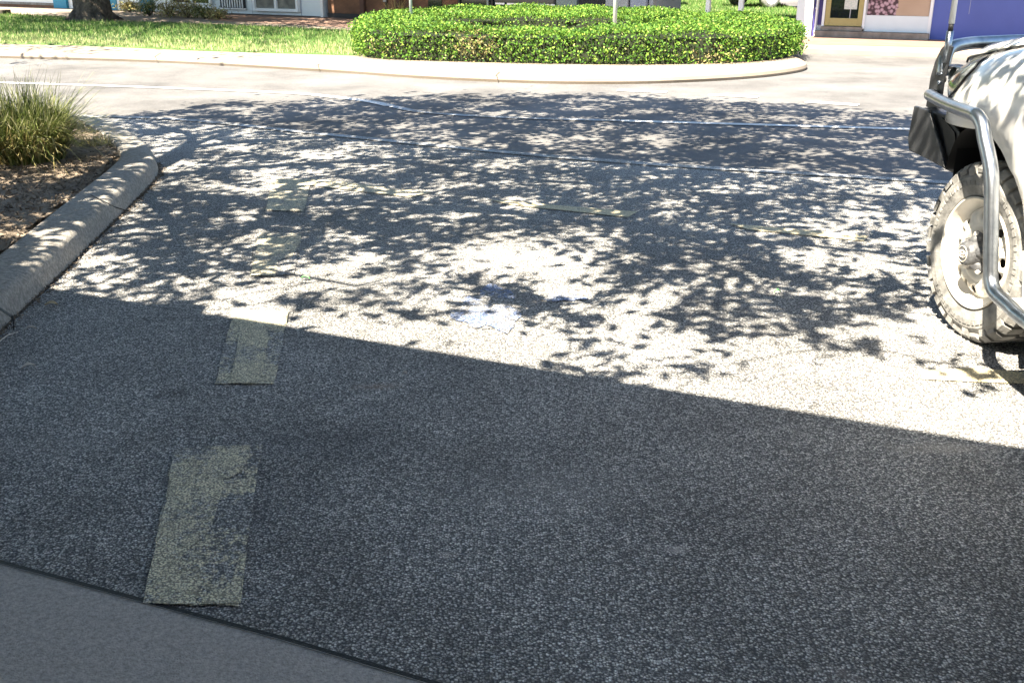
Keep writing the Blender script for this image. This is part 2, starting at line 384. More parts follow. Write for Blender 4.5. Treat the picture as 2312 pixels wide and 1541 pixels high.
# yellow bay marks
def patch(name, px, m, z=.006, sub=10):
    P = [Vector((*G(*p), 0)) for p in px]; s = MB(); n = sub
    pts = []
    for i in range(4):
        a, b_ = P[i], P[(i+1) % 4]
        for k in range(n):
            q = a.lerp(b_, k/n); q += Vector((random.uniform(-1,1), random.uniform(-1,1), 0))*.004; pts.append((q.x, q.y))
    s.sheet(pts, z); return tag(s.build(name, m), kind='structure')
patch('bay_dash', [(396,1014),(592,1006),(540,1370),(322,1366)], 'yellow_worn', .005)
poly_ = lambda name, px, m, z: tag(MB().sheet([G(*p) for p in px], z).build(name, m), kind='structure')
poly_('bay_dash', [(398,1018),(470,1011),(564,1009),(566,1030),(548,1062),(530,1078),(504,1086),(500,1120),(488,1160),(476,1200),(452,1222),(430,1240),(405,1262),(404,1300),(440,1306),(446,1330),(434,1368),(376,1367),(324,1365),(334,1310),(352,1240),(352,1222),(372,1150),(388,1092),(380,1076),(388,1050)], 'yellow', .008)
poly_('bay_dash', [(540,1262),(558,1250),(552,1300),(544,1366),(450,1368),(470,1345),(520,1330)], 'yellow', .008)
patch('bay_dash', [(529,700),(653,706),(618,868),(486,868)], 'yellow_worn', .005)
poly_('bay_dash', [(531,701),(652,706),(648,728),(640,740),(604,744),(606,770),(592,840),(580,868),(520,868),(530,820),(540,760),(544,736),(526,728)], 'yellow', .008)
patch('bay_dash', [(584,526),(681,529),(664,622),(566,624)], 'yellow_worn', .005)
poly_('bay_dash', [(582,552),(676,552),(662,580),(630,590),(622,626),(566,624),(574,590)], 'yellow', .008)
patch('bay_dash', [(614,404),(704,406),(686,479),(600,476)], 'yellow')
patch('bay_cross_dash', [(704,404),(975,436),(928,447),(700,420)], 'yellow')
patch('bay_cross_dash', [(1105,452),(1440,480),(1418,492),(1150,464)], 'yellow_line')
patch('bay_cross_dash', [(1640,505),(1960,534),(1950,546),(1690,520)], 'yellow_line')
patch('bay_dash', [(2050,838),(2312,846),(2312,872),(2040,862)], 'yellow_worn') if False else None
poly_('bay_dash', [(2075,838),(2200,832),(2312,842),(2312,868),(2200,864),(2080,858)], 'yellow_line', .005)
# worn blue symbol paint
def blob(name, cx, cy, rx, ry, m, z=.005):
    pts = []
    for k in range(40):
        a = 2*math.pi*k/40; r = 1+.18*math.sin(3*a+cx)+.12*math.sin(7*a)+random.uniform(-.06,.06)
        pts.append(G(cx+rx*r*math.cos(a), cy+ry*r*math.sin(a)))
    s = MB(); s.sheet(pts[::-1], z); return tag(s.build(name, m), kind='structure')
blob('blue_symbol_paint', 1105, 700, 70, 48, 'blue_paint')
blob('blue_symbol_paint', 1270, 673, 48, 9, 'blue_paint')

# ------------------------------------------------------------------ near planted island with rounded kerb
ik = [(-2.07,2.80), (-2.12,3.1), (-2.2,3.6), G(0,742), G(130,622), G(240,513), G(300,455), G(340,414), G(355,390), G(350,370), G(325,343), G(285,316), G(235,296), G(150,284), G(30,278), G(-200,272), G(-700,262)]
ik = [tuple(p[:2]) for p in spline([(*p,0) for p in ik], 5)]
prof = [(-.012,-.01),(.006,.07),(.012,.095),(.022,.112),(.036,.123),(.052,.128),(.07,.131),(.10,.133),(.235,.139),(.25,.137),(.258,.128),(.262,.07)]
kb = MB(); rows = []
for dd, z in prof: rows.append([(*p, z) for p in offset(ik, -dd)])
n = len(ik); vs = [p for r in rows for p in r]; fs = []
for i in range(len(prof)-1):
    for k in range(n-1): fs.append((i*n+k, (i+1)*n+k, (i+1)*n+k+1, i*n+k+1))
kb.add(vs, fs); tag(kb.build('kerb', 'kerb', smooth=True), kind='structure')
# joint groove: a dark open saw cut across the kerb top
j0 = G(-40,684,.14); j1 = G(26,712,.14); jb = G(30,742,.0)
s = MB(); s.tube([(*j0,.139),(*G(-5,693,.14),.139),(*j1,.136),(*G(31,722,.09),.09),(*G(31,745,.02),.02)], [.004,.006,.006,.003,.002], 6); tag(s.build('kerb_joint', 'tar'), kind='structure')
s = MB(); s.tube([(*G(205,440,.14),.14),(*G(262,468,.137),.136),(*G(300,478,.12),.115)], [.003,.004,.003], 6); tag(s.build('kerb_joint', 'tar'), kind='structure')
# dirt line at the kerb foot
strip('kerb_dirt', offset(ik[14:40], .012), .03, 'dirt', .002)
inner = offset(ik, -.262)
poly = inner + [(-40, 9.5), (-40, 19.9), (-9, 5.95)]
# mulch surface with real unevenness
N_ = 110; s = MB(); xs = np.linspace(-9,-2.1,N_); ys = np.linspace(.5,12.5,N_)
X, Y = np.meshgrid(xs, ys); ins = inside(poly, X, Y)
Z = .10+.022*np.sin(X*3.1+1)*np.cos(Y*2.7)+rng.normal(0,.007,X.shape)+.05*np.exp(-((X+3.9)**2+(Y-8.2)**2)/.6)
s = MB(); s.sheet(inner+[(-9,13),(-9,5.95)], .085); tag(s.build('garden_bed', 'soil'), kind='structure')
idx = -np.ones(X.shape, int); vs = []; fs = []
for i in range(N_):
    for k in range(N_):
        if ins[i,k]: idx[i,k] = len(vs); vs.append((X[i,k], Y[i,k], Z[i,k]))
for i in range(N_-1):
    for k in range(N_-1):
        q = (idx[i,k], idx[i,k+1], idx[i+1,k+1], idx[i+1,k])
        if min(q) >= 0: fs.append(q)
s = MB(); s.add(vs, fs); tag(s.build('mulch', 'soil', smooth=True), kind='structure')
px = rng.uniform(-7,-2.3,60000); py = rng.uniform(3.5,11,60000); k = inside(poly, px, py); px, py = px[k][:26000], py[k][:26000]
P = np.stack([px, py, .108+.022*np.sin(px*3.1+1)*np.cos(py*2.7)+rng.uniform(0,.02,len(px))], 1)
tag(npmesh('bark_mulch', leafquads(P, .034, .5, .35), 4, 'bark'), 'loose brown bark chips covering the garden bed behind the left kerb', 'bark mulch', kind='stuff')

def tuftmesh(n, h, spread, base_r, curl=1.0, wd=.006):
    out = []
    for _ in range(n):
        a = random.uniform(0, 2*math.pi); r = base_r*math.sqrt(random.random()); hh = h*random.uniform(.55, 1.1)
        bx, by = r*math.cos(a), r*math.sin(a); a2 = a+random.uniform(-1.6,1.6); lean = spread*random.uniform(.05, 1.0)**1.3
        dx, dy = math.cos(a2), math.sin(a2); prev = None; S = 5
        droop = curl*random.uniform(.1, 1.15)*(.4+.6*lean/spread)
        for i in range(S+1):
            t = i/S; x = bx+dx*lean*t**1.6; y = by+dy*lean*t**1.6; z = hh*(t-droop*t**3*.75); ww = wd*(1-t*.92)
            p = ((x-dy*ww, y+dx*ww, z), (x+dy*ww, y-dx*ww, z))
            if prev: out.append([prev[0], prev[1], p[1], p[0]])
            prev = p
    return np.array(out)
def tuft(name, loc, n, h, spread, br, label, cat, group=None, m='tuft', curl=1.0, wd=.006, mk2=None):
    t = thing(name, loc, 0, label, cat, group)
    npmesh('blades', tuftmesh(n, h, spread, br, curl, wd), 4, m, t)
    if mk2: npmesh('dry_blades', tuftmesh(n//3, h*.75, spread*1.25, br, 1.3, wd), 4, mk2, t)
    return t
c = G(62,362,.11)
tuft('grass_tuft', (c[0], c[1], .09), 2800, .68, .62, .26, 'large arching clump of green and straw grass in the bed by the kerb corner', 'grass clump', mk2='tuft_dry')
c = G(-95,338,.11)
tuft('grass_tuft', (c[0]-.12, c[1]+.1, .09), 900, .60, .48, .2, 'second grass clump at the left picture edge, mostly cut off by it', 'grass clump', mk2='tuft_dry')
c = G(215,330,.11)
tuft('dry_runner', (c[0], c[1], .10), 160, .16, .34, .12, 'low sparse dry grass stems trailing over the tip of the garden bed', 'dry grass', m='tuft_dry', wd=.004)

# litter on the asphalt
L_ = np.array(ik[4:46]); q = rng.integers(0, len(L_)-1, 1500); t_ = rng.random(1500)[:,None]; A_ = L_[q]*(1-t_)+L_[q+1]*t_
T_ = (L_[q+1]-L_[q]); T_ /= np.linalg.norm(T_, axis=1, keepdims=True)+1e-9; A_ = A_+np.stack([T_[:,1], -T_[:,0]],1)*np.abs(rng.normal(.005,.028,1500))[:,None]
P_ = np.concatenate([A_, rng.uniform(0,.012,(1500,1))],1)
tag(npmesh('gutter_debris', leafquads(P_, .020, .6, .5), 4, 'bark'), 'fine brown leaf crumbs and grit lying along the foot of the left kerb', 'debris', kind='stuff')
def leafthing(px, py, size, ang, m, label, asp=.5, name='fallen_leaf'):
    x, y = G(px, py); s = MB(); n = 9; vs = []; 
    for i in range(n):
        t = i/(n-1); wv_ = asp*size*.5*math.sin(math.pi*min(1, t*1.02))**.7; zz = .006+.012*math.sin(math.pi*t)
        vs += [(size*(t-.5), wv_, zz+.006), (size*(t-.5), 0, zz-.002), (size*(t-.5), -wv_, zz+.004)]
    fs = []
    for i in range(n-1): fs += [(3*i,3*i+1,3*i+4,3*i+3),(3*i+1,3*i+2,3*i+5,3*i+4)]
    s.add(vs, fs); o = s.build(name, m); o.location = (x, y, .004); o.rotation_euler = (0,0,ang); return tag(o, label, 'leaf')
leafthing(117,693,.062,.1,'skin_leaf','tan dry leaf on the asphalt beside the left kerb joint')
leafthing(66,834,.055,.5,'straw','pale crumpled leaf lying alone on shaded asphalt at the far left',.45)
leafthing(70,748,.05,.3,'straw','small whitish leaf scrap just right of the straw stalk',.3)
leafthing(690,633,.05,-.2,'green_leaf','small green leaf beside the yellow dash among the dapples',.45)
leafthing(1755,664,.035,.2,'green_leaf','tiny green leaf on the sun-dappled asphalt before the white vehicle',.5)
leafthing(914,851,.02,0,'straw','tiny white speck of leaf on the asphalt right of the worn yellow dash',.7)
a = G(-8,782); b_ = G(42,752); s = MB(); s.tube([(*a,.012),((a[0]+b_[0])/2,(a[1]+b_[1])/2+.004,.02),(*b_,.008)], [.003,.0026,.0012], 6)
tag(s.build('dry_stalk', 'straw'), 'thin white straw stalk on the asphalt at the left picture edge', 'stalk')

# ------------------------------------------------------------------ far traffic island, verge, paths
isl = [G(-900,100), G(-400,118), G(0,131), G(350,141), G(715,161), G(950,177), G(1200,188), G(1400,190), G(1550,186), G(1700,177), G(1790,166), G(1822,156), G(1808,144), G(1775,133), G(1730,120)]
isl = [tuple(p[:2]) for p in spline([(*p,0) for p in isl], 5)]
back = [(4.6,19.5),(3.2,21.6),(1.5,22.6),(-3,24.5),(-30,38)]
g = MB(); g.prism(isl+back, -.02, .085); g.build('traffic_island', 'apron', bevel=.085); tag(bpy.data.objects['traffic_island'], kind='structure')
for xa, ya, xb, yb in ((347,141,363,120),(712,161,722,145),(1118,184,1128,163),(60,128,75,108)):
    strip('island_joint', [G(xa,ya-11,.085), G(xb,yb,.085)], .010, 'tar', .087)
# island sand inside and around the hedge
# verge lawn
vg = [G(-900,62,.1), G(-300,84,.1), G(0,97,.1), G(200,102,.1), G(420,112,.1), G(640,119,.1), G(815,124,.1), G(830,100,.1), G(810,71,.1), G(600,60,.1), G(400,54,.1), G(260,50,.1), G(120,38,.1), G(20,32,.1), G(-600,10,.1)]
g = MB(); g.prism(vg, .05, .098); tag(g.build('verge_lawn', 'lawn'), kind='structure')
n = 150000; lo = np.array(vg).min(0); hi = np.array(vg).max(0); lo[0] = -15
px = rng.uniform(lo[0], hi[0], n); py = rng.uniform(lo[1], hi[1], n)
vgc = [(x+ (0), y) for x, y in vg]; k = inside(vgc, px, py); px, py = px[k], py[k]
# grass blades as two-sided triangles, thinner near the sunny front edge
fr = rng.random(len(px)); k = fr < .95; px, py = px[k], py[k]; N = len(px)
hgt = .05*rng.uniform(.5,1.5,N); hgt[rng.random(N) < .03] *= 1.8; an = rng.uniform(0, 2*np.pi, N); wd = .008
le = rng.normal(0,.022,(N,2))
B = np.stack([np.stack([px+np.cos(an)*wd, py+np.sin(an)*wd, np.full(N,.09)],1), np.stack([px-np.cos(an)*wd, py-np.sin(an)*wd, np.full(N,.09)],1), np.stack([px+le[:,0], py+le[:,1], .1+hgt],1)], 1)
fl_ = [G(-900,62,.1), G(0,97,.1), G(200,102,.1), G(420,112,.1), G(640,119,.1), G(815,124,.1)]
fd = py-np.interp(px, [p[0] for p in fl_], [p[1] for p in fl_]); dry = rng.random(N) < np.clip(1.15-fd/2.2, .03, .95)
tag(npmesh('dry_verge_grass', B[dry], 3, 'grass_dry'), 'sun-bleached yellowish grass along the front edge of the far verge', 'grass', kind='stuff'); B = B[~dry]
tag(npmesh('verge_grass', B, 3, 'grass'), 'short green verge grass between the concrete kerb band and the far footpath', 'grass', kind='stuff')
# edging strip and far footpath
strip('lawn_edging', [G(-300,24,.1), G(120,41,.1), G(400,51,.1), G(810,69,.1), G(1100,78,.1)], .16, 'apron', .104)
BL = [(-2600,-73),(-1400,-33),(-400,-3),(0,12),(130,17.5),(275,22.5),(500,31),(731,39),(1795,79.4),(2098,89),(2700,108),(4200,156)]
def base_y(x):
    for (x0,y0),(x1,y1) in zip(BL, BL[1:]):
        if x <= x1: return y0+(y1-y0)*(x-x0)/(x1-x0)
    return y1
def FP(x): return G(x, base_y(x), .1)
fpl = [G(-1400,-8,.1), G(-300,22,.1), G(120,40,.1), G(400,50,.1), G(810,68,.1), (0.5,22.9), G(1700,103,.1), G(1800,106,.1), G(2100,116,.1), G(2500,129,.1), G(4000,177,.1)]
bk = [FP(4200), FP(2098), FP(1795), FP(731), FP(0), FP(-1400)]
def back_off(pts, d): return [(x+E2.x*d, y+E2.y*d) for x, y in pts]
g = MB(); g.prism(fpl+back_off(bk, 3), -.02, .094); tag(g.build('far_footpath', 'path', bevel=.02), kind='structure')
g = MB(); g.sheet([G(1700,97,.1),G(1800,99,.1),G(2100,106,.1),G(2500,117,.1),G(4000,165,.1)]+[FP(4000),FP(2098),FP(1700)], .098); tag(g.build('paved_band', 'path_red'), kind='structure')
g = MB(); g.sheet([G(470,46,.1),G(810,63,.1),(0.3,23.3),(1.5,22.8)]+[FP(1300),FP(735),FP(470)], .098); tag(g.build('paved_band', 'path_red'), kind='structure')

# ------------------------------------------------------------------ hedge ring
HO = closed_spline([(-2.42,16.9),(-2.12,15.97),(-1.0,15.52),(.92,15.12),(2.2,15.1),(3.19,15.3),(4.02,15.85),(4.5,16.7),(4.6,17.8),(4.1,19.2),(3.0,20.2),(1.6,21.3),(.2,21.9),(-1.2,21.3),(-2.1,20.0),(-2.5,18.4)], 6)
HI = closed_spline([(-1.35,16.8),(-.5,16.1),(1.3,16.0),(2.1,16.4),(2.3,17.6),(1.6,18.5),(0,18.7),(-1.1,18.3)], 6)
HH = .47; z0 = .085
hd = thing('round_hedge', (0,0,0), 0, 'clipped bright green hedge growing in a ring on the kerbed traffic island', 'hedge')
s = MB()
def wall_ring(s, poly, z0, z1, flip=False):
    n = len(poly); s.add([(x,y,z0) for x,y in poly]+[(x,y,z1) for x,y in poly], [((i,(i+1)%n,(i+1)%n+n,i+n) if not flip else (i+n,(i+1)%n+n,(i+1)%n,i)) for i in range(n)])
def shrink(poly, d):
    n = len(poly); out = []
    for i in range(n):
        t = (Vector(poly[(i+1)%n])-Vector(poly[i-1])).normalized(); out.append((poly[i][0]-t.y*d, poly[i][1]+t.x*d))
    return out
HOs = shrink(HO, .07); HIs = shrink(HI, -.07)
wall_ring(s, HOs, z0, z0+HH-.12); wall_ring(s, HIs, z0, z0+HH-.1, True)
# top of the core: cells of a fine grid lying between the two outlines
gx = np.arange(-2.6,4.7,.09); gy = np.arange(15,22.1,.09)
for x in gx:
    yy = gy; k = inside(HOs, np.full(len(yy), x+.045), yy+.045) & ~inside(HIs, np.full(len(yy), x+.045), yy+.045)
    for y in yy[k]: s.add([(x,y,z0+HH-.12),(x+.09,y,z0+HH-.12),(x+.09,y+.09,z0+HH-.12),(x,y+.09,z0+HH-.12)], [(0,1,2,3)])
s.build('stems', 'core', hd)  # solid filler, not twigs; near-black colour paints the shade between leaves
def hz(x, y): return z0+HH-.02*(y < 16.6)+.03*np.sin(x*1.9+.5)*np.cos(y*1.4)+.02*np.sin(x*5.1)
pts = []
def side_pts(poly, n, sgn):
    P = np.array(poly); Q = np.roll(P, -1, 0); L = np.linalg.norm(Q-P, axis=1); i = rng.choice(len(P), n, p=L/L.sum()); t = rng.random(n)[:,None]
    A = P[i]*(1-t)+Q[i]*t; T = (Q[i]-P[i])/L[i][:,None]; Nn = np.stack([T[:,1], -T[:,0]],1)*sgn
    zz = rng.random(n)**.9; d = rng.normal(0,.055,n)+.02*np.sin(A[:,0]*4.3)+.02*np.sin(A[:,1]*5+zz*6); d -= np.where(zz > .9, (zz-.9)*.5, 0); d -= np.where(zz < .1, (.1-zz)*.4, 0)
    return np.stack([A[:,0]+Nn[:,0]*d, A[:,1]+Nn[:,1]*d, z0+.02+zz*(hz(A[:,0],A[:,1])-z0-.02)], 1)
pts.append(side_pts(HO, 21000, 1)); pts.append(side_pts(HI, 5000, -1))
x = rng.uniform(-2.6,4.7,110000); y = rng.uniform(15,22.1,110000); k = inside(HO, x, y) & ~inside(HI, x, y); x, y = x[k], y[k]
pts.append(np.stack([x, y, hz(x,y)+rng.normal(0,.022,len(x))],1))
P = np.concatenate(pts)
# thin spots where twigs show
for cx, cy, r_ in ((-.55,15.35,.3),(.15,15.5,.12),(2.75,15.12,.22),(-.9,15.9,.25)):
    d = np.hypot(P[:,0]-cx, P[:,1]-cy); P = P[(d > r_) | (rng.random(len(P)) < .45)]
hm = M['hedge']
npmesh('foliage', leafquads(P, .044, 0, .6), 4, 'hedge', hd)
tw = []
for cx, cy, zc_, n in ((-.5,15.42,.35,500),(2.8,15.2,.16,260),(-1.7,15.8,.3,120)):
    q = rng.normal(0,1,(n,3))*np.array([.22,.06,.1])+np.array([cx,cy,zc_]); tw.append(q)
npmesh('bare_twigs', leafquads(np.concatenate(tw), .05, 0, .35), 4, 'tuft_dry', hd)

# sign posts standing inside the hedge
def post(px, y_px, Yg, r_, h, label, group='slim poles rising from the hedge ring'):
    v = (770.5-y_px)/FPX; X = (px-1156)/FPX*(Yg*CS-(.55-CAMH)*SN)
    t = thing('sign_post', (X, Yg, .085), 0, label, 'pole', group)
    s = MB(); s.tube([(0,0,0),(0,0,h)], r_, 16); s.build('pole', 'polewhite', t, True)
    s = MB(); s.tube([(0,0,h),(0,0,h+.02)], r_*1.15, 16); s.build('cap', 'polewhite', t)
    s = MB(); s.box(-.3,.3,-.035-r_,-.03-r_,h-.65,h-.1); s.build('sign_plate', 'polewhite', t, bevel=.002)
post(1388, 50, 16.9, .034, 3.0, 'thicker pale pole standing in the middle gap of the hedge ring')
post(928, 30, 18.9, .028, 3.0, 'thinner pale pole at the left part of the hedge ring, before the brown wall')

# ------------------------------------------------------------------ trees
def limb(mb, pts, r0, r1, n=9, seg=6):
    P = spline(pts, seg); m_ = len(P); mb.tube(P, [r0+(r1-r0)*(i/(m_-1))**.8 for i in range(m_)], n); return P
def crown_from(nodes, N, per, rad, size, hz_=(0,1), flat=.2):
    P = nodes[rng.integers(0, len(nodes), N)] if N else nodes
    Q = (P[:,None,:]+rng.normal(0,1,(len(P),per,3))*np.array([rad,rad,rad*.6])).reshape(-1,3)
    return leafquads(Q, size, flat, .5)
tr = thing('street_tree', (-3.55,5.55,.09), 0, 'leafy street tree whose dappled shade covers the parking bays', 'tree')
o0 = Vector((-3.55,5.55,.09))
def sh(x, y, z): return Vector(shadow_to((x, y), z))
tb = MB(); sk = []
trunk = [(-3.55,5.55,.0),(-3.58,5.8,.8),(-3.65,6.2,1.7),tuple(sh(-2.83,8.5,2.6)),tuple(sh(-2.85,8.95,3.0))]
Pt = spline(trunk, 6); tb.tube([p-o0 for p in Pt], [.17-.075*i/(len(Pt)-1)+(.06 if i == 0 else 0) for i in range(len(Pt))], 12)
LIMBS = [ [sh(-2.85,8.95,3.0), sh(-3.0,9.6,3.3), sh(-3.6,10.3,3.6), sh(-4.3,10.9,3.9)],
          [sh(-2.85,8.95,3.0), sh(-2.2,9.35,3.3), sh(-1.2,9.7,3.5), sh(.3,10.7,3.8), sh(1.5,11.6,4.0)],
          [sh(-2.85,8.95,3.0), sh(-2.6,10.0,3.5), sh(-1.8,11.0,3.9), sh(-1.0,11.6,4.1)],
          [sh(-2.8,7.7,2.1), sh(-2.0,8.1,2.7), sh(-.6,8.5,3.2), sh(1.2,8.6,3.6), sh(3.0,9.2,4.0)],
          [sh(-2.7,7.2,1.8), sh(-1.8,6.9,2.6), sh(-.4,6.7,3.2), sh(1.2,6.0,3.6), sh(2.6,5.4,3.9)],
          [sh(-1.0,8.4,3.1), sh(.2,7.6,3.4), sh(1.4,7.3,3.7), sh(3.0,7.0,4.0)],
          [sh(-2.7,7.3,1.9), sh(-2.2,6.4,2.5), sh(-1.8,5.6,3.0), sh(-.8,5.0,3.4)] ]
RD = [(.06,.015),(.085,.02),(.055,.015),(.08,.018),(.075,.018),(.05,.012),(.05,.014)]
for L, (a, b_) in zip(LIMBS, RD):
    P = limb(tb, [p-o0 for p in L], a, b_); sk += [p+o0 for p in P]
# leaf clusters, each joined to the nearest limb by a twig
EX, EY = 5.6, 4.9
def dens(x, y):
    e = ((x+.1)/EX)**2+((y-7.7)/EY)**2
    d = 1.0 if e < .75 else max(0, 1-(e-.75)/.3)
    d *= .8 if y < 5.8 else 1
    if x > 1.7 and y < 6.4: d *= .42
    nd = x*.400+y*.917-3.62      # open strip of sun along the awning shade
    if x > -1.6 and nd < (.7 if x > .9 else .28): d *= .08 if x > .9 else .25
    for hx, hy, r1, r2, k in ((-.15,5.55,.5,.45,.97),(.1,4.4,1.0,.4,.85),(-1.7,8.9,.8,.28,.75),(-3.2,8.4,.8,.9,.8),(-1.9,7.9,.6,.35,.7),(-2.3,9.9,.8,.3,.6),(.6,9.4,1.2,.3,.65),(-.6,7.1,.6,.3,.55),(2.2,8.0,.8,.25,.6),(1.6,7.0,.5,.35,.5),(-2.1,6.3,.45,.2,.6),(2.6,10.6,1.2,.3,.7),(3.2,3.5,2.4,.9,.99),(-.2,8.1,.9,.3,.6),(-1.3,4.9,.9,.5,.35),(1.0,5.3,.5,.4,.3)):
        q = ((x-hx)/r1)**2+((y-hy)/r2)**2
        d *= 1-k*math.exp(-q)
    return d
cl = []; skb = np.zeros((9000,3)); skc = len(sk); skb[:skc] = np.array([tuple(p) for p in sk])
while len(cl) < 2700:
    x = random.uniform(-6,5.8); y = random.uniform(2.6,12.8)
    if random.random() > dens(x, y): continue
    z = random.uniform(2.7,4.4)
    p = np.array(shadow_to((x,y), z))
    skn = skb[:skc]; d = np.linalg.norm(skn-p, axis=1); j = d.argmin()
    if d[j] > .9 and not (len(cl) < 60 and d[j] < 1.6): continue
    cl.append(p); skb[skc] = p; skc += 1; q = Vector(skn[j]); pv = Vector(p); mid = (q+pv)/2+Vector((random.uniform(-.05,.05),random.uniform(-.05,.05),.04))
    tb.tube([q-o0, mid-o0, pv-o0], [.008,.006,.004], 4, False)
tb.build('trunk', 'trunk', tr, True)
C = np.array(cl); Q = []
for p in C:
    n = random.randint(16, 30); rr = random.uniform(.055,.11); Q.append(p+rng.normal(0,1,(n,3))*np.array([rr,rr,.06])-np.array(o0)); n = 2; Q.append(p+rng.normal(0,1,(n,3))*np.array([.32,.32,.15])-np.array(o0))
npmesh('crown', leafquads(np.concatenate(Q), .112, .5, .55), 4, 'leaf', tr)

def big_tree(name, loc, r_, h, cr, label, n=420, off=(0,0), seed=3):
    t = thing(name, loc, 0, label, 'tree', None); rnd = random.Random(seed); mb = MB()
    P = spline([(0,0,-.05),(.02,0,.25),(0,.05,h*.3),(.1,-.05,h*.62)], 6)
    mb.tube(P, [r_*(1.35 if i == 0 else 1.12 if i < 3 else 1-.35*i/len(P)) for i in range(len(P))], 14)
    for v_ in range(len(mb.v)):
        x, y, z = mb.v[v_]; a = math.atan2(y, x); k = 1+.07*math.sin(5*a)+.05*math.sin(9*a+z*3); mb.v[v_] = (x*k, y*k, z)
    sk = []
    for k in range(9):
        a = k*2.4; r1 = cr*rnd.uniform(.5,.9); q = [(0.05,0,h*rnd.uniform(.35,.6)), (r1*.4*math.cos(a)+off[0]*.6, r1*.4*math.sin(a)+off[1]*.6, h*.72), (r1*math.cos(a)+off[0], r1*math.sin(a)+off[1], h*rnd.uniform(.72,.92))]
        sk += limb(mb, q, r_*.4, .03, 7, 5)
    for k in range(4):
        a = k*1.7+.4; mb.tube([(r_*.6*math.cos(a), r_*.6*math.sin(a), .2), (r_*1.05*math.cos(a), r_*1.05*math.sin(a), .04), (r_*1.5*math.cos(a), r_*1.5*math.sin(a), -.03)], [r_*.3, r_*.2, .04], 7)
    mb.build('trunk', 'trunk', t, True)
    S = np.array([tuple(p) for p in sk]); cc = S[rng.integers(0,len(S),n)]+rng.normal(0,1,(n,3))*np.array([cr*.22,cr*.22,h*.07]); cc = cc[cc[:,2] > h*.45]
    Q = (cc[:,None,:]+rng.normal(0,1,(len(cc),40,3))*.26).reshape(-1,3)
    npmesh('crown', leafquads(Q, .17, .3, .5), 4, 'leaf', t)
c = G(209,46,.1); big_tree('shade_tree', (*c,.09), .47, 6.2, 7.8, 'thick dark tree trunk on the far verge in front of the teal panels', 950, off=(.5,-4.6))
c = G(370,24,.1); big_tree('shade_tree', (*c,.1), .22, 6.0, 5.0, 'slimmer dark tree trunk behind the dry shrubs by the pale shopfront', 380, seed=5)

# ------------------------------------------------------------------ dry shrubs before the left shop, tufts beyond the hedge
def shrub(px, py, h, w_, label, m='tuft_dry'):
    c = G(px, py, .1); t = thing('garden_shrub', (*c, .09), random.uniform(0,6), label, 'shrub', 'dry shrubs in the bed before the pale shopfront')
    mb = MB()
    for k in range(9):
        a = k*.7; mb.tube([(0,0,0),(w_*.2*math.cos(a), w_*.2*math.sin(a), h*.4),(w_*.42*math.cos(a), w_*.42*math.sin(a), h*random.uniform(.6,1))], [.012,.008,.004], 5)
    mb.build('stem', 'trunk', t)
    q = rng.normal(0,1,(620,3))*np.array([w_*.26,w_*.2,h*.24])+np.array([0,0,h*.5]); q = q[q[:,2] > 0.02]
    npmesh('foliage', leafquads(q, .075, 0, .35), 4, m, t)
for i, (x, y, h, w_, lb, m_) in enumerate(((292,27,.32,.6,'straw-coloured shrub just right of the right teal panel','tuft_dry'),(338,36,.42,.7,'yellow-green shrub below the narrow bright teal strip','tuft'),(385,40,.40,.6,'spiky yellow shrub at the foot of the slim dark trunk','tuft_dry'),
        (425,40,.42,.7,'upright dry shrub below the left pane of the pale shop window','tuft_dry'),(462,42,.34,.6,'brown-green shrub under the right pane of the pale shop window','tuft'),(492,44,.24,.5,'lowest shrub, last in the row towards the barred opening','tuft_dry'))):
    shrub(x, y, h, w_, lb, m_)
c = G(890,47,.1); tuft('ornamental_grass', (c[0]+.1,c[1]-.2,.09), 120, .62, .5, .15, 'pale feathery grass clump showing over the left hedge end', 'grass clump', m='tuft_dry', wd=.012)
c = G(958,46,.1); tuft('ornamental_grass', (*c,.09), 60, .62, .4, .1, 'sparser arching grass clump between the thin pole and the dark doorway', 'grass clump', m='tuft_dry', wd=.012)
leafthing(30,28,.01,0,'straw','',.5,'scrap') if False else None
# dark box standing in for a kerb shadow at far left verge
c0, c1 = G(-80,32,.1), G(26,33,.1); s = MB(); s.slab(c0, c1, .1, .22, 0, .35); s.build('timber_edging', 'trunk', bevel=.01); tag(bpy.data.objects['timber_edging'], 'dark low timber edging at the far left end of the verge', 'edging')

